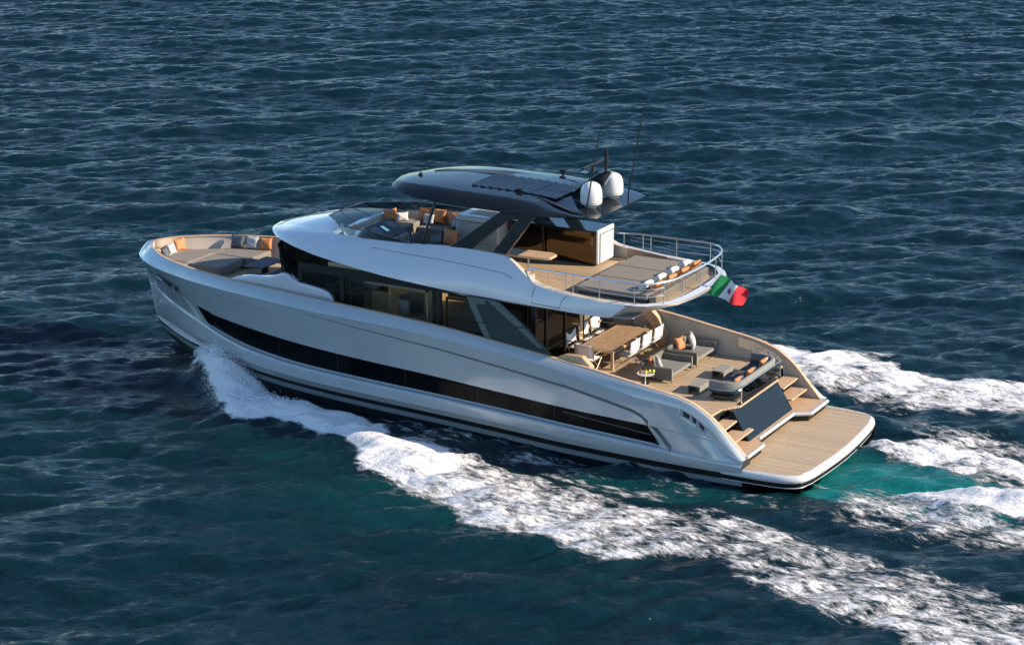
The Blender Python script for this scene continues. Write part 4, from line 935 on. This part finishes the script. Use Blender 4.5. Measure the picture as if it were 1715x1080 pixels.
# ensign
FL = empty('ensign_flag', 'green, white and red flag with a small crest on a white staff at the stern', 'flag', (4.62, -.35, 4.8)); FL['world_built'] = 1
MB().tube([(4.92, .05, 4.66), (4.40, -.60, 5.36)], .022, 8).build('flag_staff', 'trim', FL, smooth=True)
def flagpt(u, v):   # u along length 0..1, v up the hoist
    b0 = Vector((4.77, -.14, 4.74)); b1 = Vector((4.46, -.53, 5.26)); p = b0.lerp(b1, v)
    d = Vector((-1.10, -.12, -.30)); wv = .12*math.sin(u*10+v*2.2)*(.3+u); 
    p = p+d*u+Vector((.10, .85, .10)).normalized()*wv+Vector((0, 0, -.07*u*math.sin(u*3)*(1-v)))
    p += Vector((.16*u*v*1.0, .25*u*v, -.10*u*v)); return tuple(p)
for k, nm in enumerate(('green', 'flagw', 'red')):
    rows = [[flagpt(u, v) for v in np.linspace(0, 1, 9)] for u in np.linspace(k/3, (k+1)/3, 8)]
    MB().grid(rows).build(['green_band', 'white_band', 'red_band'][k], nm, FL, smooth=True, angle=180)
def onflag(u0, u1, v0, v1, d):
    g = []
    for u in np.linspace(u0, u1, 3):
        g.append([tuple(Vector(flagpt(u, v))+Vector((-.1, .99, .1))*d) for v in np.linspace(v0, v1, 3)])
    return g
em = MB(); em.grid(onflag(.43, .57, .36, .62, .006)); em.build('crest', 'blue', FL)
MB().grid(onflag(.50, .57, .49, .62, .010)).grid(onflag(.43, .50, .36, .49, .010)).build('crest_quarter', 'redb', FL)
MB().grid(onflag(.435, .565, .62, .66, .008)).build('crest_crown', 'gold', FL)

# ------------------------------------------------------------------ the sea
rng = np.random.default_rng(7)
N = 1200; dx = .135; Lt = N*dx
kx = np.fft.fftfreq(N, dx)*2*np.pi; KX, KY = np.meshgrid(kx, kx, indexing='ij'); K = np.hypot(KX, KY)+1e-9
ang = np.arctan2(KY, KX)
def ocean(kp, p, wdir, spread, rms, kmax=30., seed=0):
    g = np.random.default_rng(seed); c = (np.cos(ang-wdir)+1)/2
    A = np.where(K > kp*.5, (K/kp)**(-p)*np.exp(-.7*(kp/K)**3), 0)*(c**spread+.006)*np.exp(-(K/kmax)**2)
    H = np.fft.fft2(g.standard_normal((N, N)))*A
    h = np.fft.ifft2(H).real; s = rms/h.std(); H = H*s
    hx = np.fft.ifft2(-1j*KX/K*H).real; hy_ = np.fft.ifft2(-1j*KY/K*H).real
    return h*s, hx, hy_
def noise2(lx, ly, seed, p=2.4):
    g = np.random.default_rng(seed); q = np.hypot(KX*lx, KY*ly); A = (1+q*q)**(-p/2)*np.where(K < 1e-6, 0, 1)
    h = np.fft.ifft2(np.fft.fft2(g.standard_normal((N, N)))*A).real; return h/h.std()
WD = math.atan2(-.80, .60)
h1, c1, d1 = ocean(2*np.pi/9., 2.5, WD, 10, .105, 26, 1)
h2, c2, d2 = ocean(2*np.pi/2.2, 2.0, WD+.12, 12, .050, 34, 2)
h3, c3, d3 = ocean(2*np.pi/3.2, 2.2, WD-.35, 10, .034, 32, 3)
hh = h1+h2+h3; cx = (c1+c2+c3)*.35; cy = (d1+d2+d3)*.35
x0, y0 = -34., -118.
gx = x0+np.arange(N)*dx; gy = y0+np.arange(N)*dx
GX, GY = np.meshgrid(gx, gy, indexing='ij')
nA = noise2(1.6, .9, 11, 2.6); nB = noise2(.5, .22, 12, 2.2); nC = noise2(5., 2.2, 13, 3); nD = noise2(.9, .30, 14, 2.0)
def sst(a, b, v):
    t = np.clip((v-a)/(b-a), 0, 1); return t*t*(3-2*t)
outer = [(23.4, 1.2), (22.6, 2.2), (21.4, 3.4), (19.9, 4.9), (18.6, 5.8), (17.8, 5.6), (17.3, 4.7), (16.8, 4.8), (15.7, 5.2), (14.1, 5.8), (13.3, 6.5), (12.3, 7.2), (10.9, 7.3), (9.5, 7.5), (8.3, 8.2), (7.6, 9.0), (6.9, 9.2), (5.7, 9.2), (4.6, 9.6), (2.9, 9.9), (1.9, 9.2), (.5, 9.0), (-.1, 9.7), (-1.1, 10.1), (-2.4, 10.7), (-4.1, 10.9), (-5.2, 11.1), (-9, 12.2), (-34, 19)]
inner_ = [(23.4, .5), (22.2, .8), (20.9, 1.6), (19.1, 2.6), (17.2, 3.2), (15.6, 3.5), (13.5, 4.0), (11.9, 4.4), (9.9, 4.7), (8.0, 5.1), (5.5, 5.6), (3.5, 5.4), (2.0, 4.9), (.5, 4.7), (-1.6, 5.1), (-3.7, 5.8), (-6, 6.0), (-9, 6.4), (-34, 8)]
fo_ = P2(dict(outer)); fi_ = P2(dict(inner_))
AY = np.where(GY > 0, GY, -GY*.93)
X_ = GX + np.where(GY > 0, 0, .6)
yo = fo_(X_); yi = fi_(X_)
ed = .32*nA
w_ = np.clip((yo-yi)*.32, .15, 1.25)
side_f = sst(-.1, 1, (AY-yi+ed*.7+.1*nB)/w_)*sst(-.2, 1, (yo-AY+ed+.12*nB)/(w_*.7))
side_f *= sst(23.6, 22.9, X_)
dens_ = np.interp(X_, [-34, -6, 4, 12, 17, 20, 23], [.60, .74, .76, .84, .98, 1.05, .9])
side_f = side_f*np.clip(dens_+.12*nC*(X_ < 10), 0, 1.1)
side_f = np.where(GY < 0, side_f*.86, side_f)
# thin streaks between the hull and the foam band
hullw = np.interp(GX, [-.1, 0, 1.6, 4, 8, 13, 16, 18, 20, 22, 23, 24, 25, 25.6, 26], [3.0, 3.2, 3.36, 3.38, 3.32, 3.16, 3.02, 2.86, 2.56, 1.98, 1.58, 1.08, .52, .2, 0])
mid = sst(0, .4, AY-hullw-.1)*sst(0, .3, yi-AY)*(GX > -1)*(GX < 21)
streak = mid*np.clip(.25+.22*nD, 0, .6)
chn = np.exp(-((AY-hullw-.12)/.16)**2)*(GX > 1)*(GX < 21)*np.clip(.30+.25*nA, 0, .8)
# stern wash
def band(pts, wd, soft=.75, n=nB, k=.25):
    pts = sorted(pts); yc_ = np.interp(GX, [p[0] for p in pts], [p[1] for p in pts]); ww = np.interp(GX, [p[0] for p in pts], wd[::-1] if False else wd)
    return sst(0, 1, (ww-np.abs(GY-yc_+k*nA*.5))/soft+.25*n)*(GX < pts[-1][0]+.2)
aft = GX < .8
wash = np.zeros_like(GX)
wash = np.maximum(wash, .85*band([(-34, 1.5), (-12, 1.3), (-6.2, .9), (-4.5, 1.5), (-3, 1.4), (-1.2, 1.65), (.2, 1.6)], [3.4, 2.2, 1.9, 1.15, .75, .30, .08]))
wash = np.maximum(wash, .8*band([(-34, -3.5), (-12, -2.6), (-4.5, -2.3), (-2.2, -2.4), (-.2, -1.6), (.3, -1.2)], [2.4, 1.5, .95, .95, .7, .1]))
wash = np.maximum(wash, .75*band([(-34, 3.9), (-12, 3.3), (-6.2, 2.75), (-3.3, 2.75), (-1.5, 2.85), (.3, 2.55)], [.9, .5, .22, .14, .10, .05], .2))
wash = np.maximum(wash, .55*band([(-34, -5.5), (-6, -4.6), (-2, -4.4), (.4, -3.9)], [1.0, .8, .7, .2]))
wash = np.maximum(wash, np.clip(.39+.17*nC, 0, .7)*sst(5.2, 4.0, np.abs(GY))*sst(.2, -1.5, GX)*(1-.75*sst(0, 1, (1.7-np.abs(GY-.4))/1.0)*sst(-6, -3, GX)))
wash = wash*aft
teal = np.zeros_like(GX)
teal = np.maximum(teal, sst(0, 1, (1.9-np.abs(GY-.6+.3*nA))/1.2)*sst(.9, .2, GX)*sst(-14, -3, GX))
teal = np.maximum(teal, sst(0, 1, (.6-np.abs(GY-2.35+.1*nA))/.4)*sst(.9, .2, GX)*sst(-9, -3.5, GX))
teal = np.maximum(teal, .35*sst(-1.2, 2.0, nC+.5*nA)*sst(0, 3, GY-3)*sst(16, 4, GY)*sst(-6, 8, GX)*sst(24, 16, GX))
teal = np.maximum(teal, .25*mid*sst(9, 5, GX)*sst(-1, 3, GX))
calm = sst(0, 1.5, AY-hullw*.9+.3)
foam = np.clip(np.maximum.reduce([side_f, streak*.8, chn, wash]), 0, 1.1)
# heights
ridge = np.exp(-((AY-(yo*.62+yi*.38))/np.clip((yo-yi)*.42, .35, 2.2))**2)*sst(24.2, 22.5, X_)*sst(-30, 8, X_)
amp = np.interp(X_, [-34, -6, 6, 12, 17, 20, 23], [.10, .18, .24, .26, .36, .55, .45])
trough = -np.exp(-((AY-(hullw+yi)/2)/.9)**2)*sst(20, 15, GX)*sst(-8, 4, GX)*.05
sternh = .04*np.exp(-((GX+.4)/2.0)**2-(GY/3)**2)+.22*np.exp(-((GX+5)/3)**2-((GY-.5)/2.2)**2)
wakecalm = 1-.45*np.clip(foam+.5*mid, 0, 1)
hh = hh*wakecalm
Z = hh + ridge*amp + trough + sternh + foam*(.055*nB+.05*nD+.02) + .06*wash*nD
plume = np.exp(-((GX-21.3)/1.3)**2-((AY-2.9)/.55)**2)*.45
Z += plume*(1+.25*nB)
Z += .17*np.exp(-((AY-3.45)/.75)**2)*sst(-2.5, .5, GX)*sst(7, 4, GX)
inside = (AY < hullw-.25) & (GX > .3) & (GX < 26)
Z = np.where(inside, np.minimum(Z, -.25), Z)
fade = sst(0, 6, np.minimum.reduce([GX-x0, GX.max()-GX, GY-y0, GY.max()-GY]))
PX = GX+cx*wakecalm*fade; PY = GY+cy*wakecalm*fade; Z = Z*fade
co3 = np.stack([PX, PY, Z], -1).reshape(-1, 3).astype(np.float32)
# outer ring to the horizon
BX0, BX1, BY0, BY1 = x0, float(GX.max()), y0, float(GY.max())
ring = []; rf_ = []
S_ = 60; hz = 9000
per = [(BX0+(BX1-BX0)*t, BY0) for t in np.linspace(0, 1, S_)][:-1]+[(BX1, BY0+(BY1-BY0)*t) for t in np.linspace(0, 1, S_)][:-1]+[(BX1-(BX1-BX0)*t, BY1) for t in np.linspace(0, 1, S_)][:-1]+[(BX0, BY1-(BY1-BY0)*t) for t in np.linspace(0, 1, S_)][:-1]
cxm, cym = (BX0+BX1)/2, (BY0+BY1)/2
sc_ = [1, 1.3, 2, 4, 10, 30, 110]
base = N*N
for s in sc_: ring += [(cxm+(x-cxm)*s, cym+(y-cym)*s, 0.) for x, y in per]
n_p = len(per)
idx = np.arange(N*N).reshape(N, N)
q = np.stack([idx[:-1, :-1], idx[1:, :-1], idx[1:, 1:], idx[:-1, 1:]], -1).reshape(-1, 4)
rq = np.array([[base+i*n_p+j, base+(i+1)*n_p+j, base+(i+1)*n_p+(j+1) % n_p, base+i*n_p+(j+1) % n_p] for i in range(len(sc_)-1) for j in range(n_p)])
allv = np.concatenate([co3, np.array(ring, np.float32)]); allf = np.concatenate([q, rq]).astype(np.int32)
me = bpy.data.meshes.new('sea'); me.vertices.add(len(allv)); me.vertices.foreach_set('co', allv.ravel())
me.loops.add(allf.size); me.loops.foreach_set('vertex_index', allf.ravel()); me.polygons.add(len(allf))
me.polygons.foreach_set('loop_start', np.arange(0, allf.size, 4, dtype=np.int32)); me.polygons.foreach_set('loop_total', np.full(len(allf), 4, np.int32))
me.polygons.foreach_set('use_smooth', np.ones(len(allf), bool)); me.update(calc_edges=True)
for nm, arr in (('foam', foam), ('teal', teal)):
    at = me.attributes.new(nm, 'FLOAT', 'POINT'); at.data.foreach_set('value', np.concatenate([arr.reshape(-1), np.zeros(len(ring))]).astype(np.float32))
sea = bpy.data.objects.new('sea', me); col.objects.link(sea); sea['kind'] = 'structure'
m = bpy.data.materials.new('sea_water'); m.use_nodes = True; n = m.node_tree; b = n.nodes['Principled BSDF']; L = n.links.new
def nd(t, **k):
    q_ = n.nodes.new(t)
    for a, v in k.items(): setattr(q_, a, v)
    return q_
def mth(op, a, b2=None, c=None):
    q_ = nd('ShaderNodeMath', operation=op)
    for i, v in enumerate((a, b2, c)):
        if v is None: continue
        if isinstance(v, (int, float)): q_.inputs[i].default_value = v
        else: L(v, q_.inputs[i])
    return q_.outputs[0]
tco = nd('ShaderNodeTexCoord').outputs['Object']
fa_ = nd('ShaderNodeAttribute', attribute_name='foam').outputs['Fac']; ta_ = nd('ShaderNodeAttribute', attribute_name='teal').outputs['Fac']
def noi(scale, sc3, det, rough=.55, rot=0.):
    mp_ = nd('ShaderNodeMapping'); mp_.inputs['Scale'].default_value = sc3; mp_.inputs['Rotation'].default_value = (0, 0, rot); L(tco, mp_.inputs['Vector'])
    z = nd('ShaderNodeTexNoise'); z.inputs['Scale'].default_value = scale; z.inputs['Detail'].default_value = det; z.inputs['Roughness'].default_value = rough; L(mp_.outputs[0], z.inputs['Vector']); return z.outputs['Fac']
ns1 = noi(1.9, (.62, 1.25, 1), 7, .62, -.06); ns2 = noi(6.5, (.5, 1.5, 1), 5, .65, .05)
nn = mth('ADD', mth('MULTIPLY', ns1, .55), mth('MULTIPLY', ns2, .45))
t1 = mth('ADD', fa_, mth('MULTIPLY', mth('SUBTRACT', nn, .47), 2.3))
mr = nd('ShaderNodeMapRange', interpolation_type='SMOOTHSTEP'); mr.inputs['From Min'].default_value = .44; mr.inputs['From Max'].default_value = .80; L(t1, mr.inputs['Value'])
gate = nd('ShaderNodeMapRange', interpolation_type='SMOOTHSTEP'); gate.inputs['From Min'].default_value = .04; gate.inputs['From Max'].default_value = .3; L(fa_, gate.inputs['Value'])
ff = mth('MULTIPLY', mr.outputs[0], gate.outputs[0])
mxw = nd('ShaderNodeMix', data_type='RGBA'); mxw.inputs['A'].default_value = (.0016, .0150, .0215, 1); mxw.inputs['B'].default_value = (.004, .125, .12, 1); L(ta_, mxw.inputs['Factor'])
mxf = nd('ShaderNodeMix', data_type='RGBA'); mxf.inputs['B'].default_value = (.84, .83, .82, 1); L(mxw.outputs['Result'], mxf.inputs['A']); L(ff, mxf.inputs['Factor'])
L(mxf.outputs['Result'], b.inputs['Base Color']); b.inputs['IOR'].default_value = 1.333
rr = nd('ShaderNodeMapRange'); rr.inputs['To Min'].default_value = .11; rr.inputs['To Max'].default_value = .75; L(ff, rr.inputs['Value']); L(rr.outputs[0], b.inputs['Roughness'])
wr1 = noi(1.7, (1.0, 1.0, 1), 7, .60, .0); wr2 = noi(5.5, (.75, 1.5, 1), 4, .6, .9)
mpr = nd('ShaderNodeMapping'); mpr.inputs['Rotation'].default_value = (0, 0, -(WD-.1)); L(tco, mpr.inputs['Vector'])
mpw = nd('ShaderNodeMapping'); mpw.inputs['Scale'].default_value = (2.6, .8, 1); L(mpr.outputs[0], mpw.inputs['Vector'])
zz = nd('ShaderNodeTexNoise'); zz.inputs['Scale'].default_value = 1.5; zz.inputs['Detail'].default_value = 6; zz.inputs['Roughness'].default_value = .58; zz.inputs['Distortion'].default_value = .25; L(mpw.outputs[0], zz.inputs['Vector'])
hgt = mth('ADD', mth('MULTIPLY', zz.outputs['Fac'], .145), mth('MULTIPLY', wr2, .012))
hgt = mth('ADD', hgt, mth('MULTIPLY', ff, mth('MULTIPLY', nn, .16)))
bp = nd('ShaderNodeBump'); bp.inputs['Strength'].default_value = 1.0; bp.inputs['Distance'].default_value = 1.0; L(hgt, bp.inputs['Height']); L(bp.outputs[0], b.inputs['Normal'])
me.materials.append(m)

# ------------------------------------------------------------------ spray thrown off the bow wave and the foam edges
g_ = np.random.default_rng(5); sv, sf = [], []
def zat(x, y):
    i = int(np.clip((x-x0)/dx, 0, N-1)); j = int(np.clip((y-y0)/dx, 0, N-1)); return Z[i, j]
def drop(x, y, z, r):
    k = len(sv); q = g_.uniform(.7, 1.5, 3)
    sv.extend([(x+r*q[0]*1.6, y, z), (x-r*q[0]*1.6, y, z), (x, y+r*q[1], z), (x, y-r*q[1], z), (x, y, z+r*q[2]), (x, y, z-r*q[2])])
    for a, b_, c in ((0, 2, 4), (2, 1, 4), (1, 3, 4), (3, 0, 4), (2, 0, 5), (1, 2, 5), (3, 1, 5), (0, 3, 5)): sf.append((k+a, k+b_, k+c))
for sg in (1, -1):
    for i in range(5200):
        x = 23.3-g_.beta(1.3, 2.2)*6.5; yo_, yi_ = float(fo_(x)), float(fi_(x)); t = g_.beta(1.4, 1.4); y = yi_+(yo_-yi_)*t+g_.normal(0, .09)
        h = abs(g_.normal(0, 1))*.16*math.exp(-((x-21)/2.5)**2)+abs(g_.normal(0, .05)); drop(x, sg*y, zat(x, sg*y)+h, g_.uniform(.006, .017))
sb = MB(); sb.v = sv; sb.f = sf
SP = sb.build('spray', mat('spray_water', (.86, .88, .9), .4, bump=0), None); SP['kind'] = 'stuff'
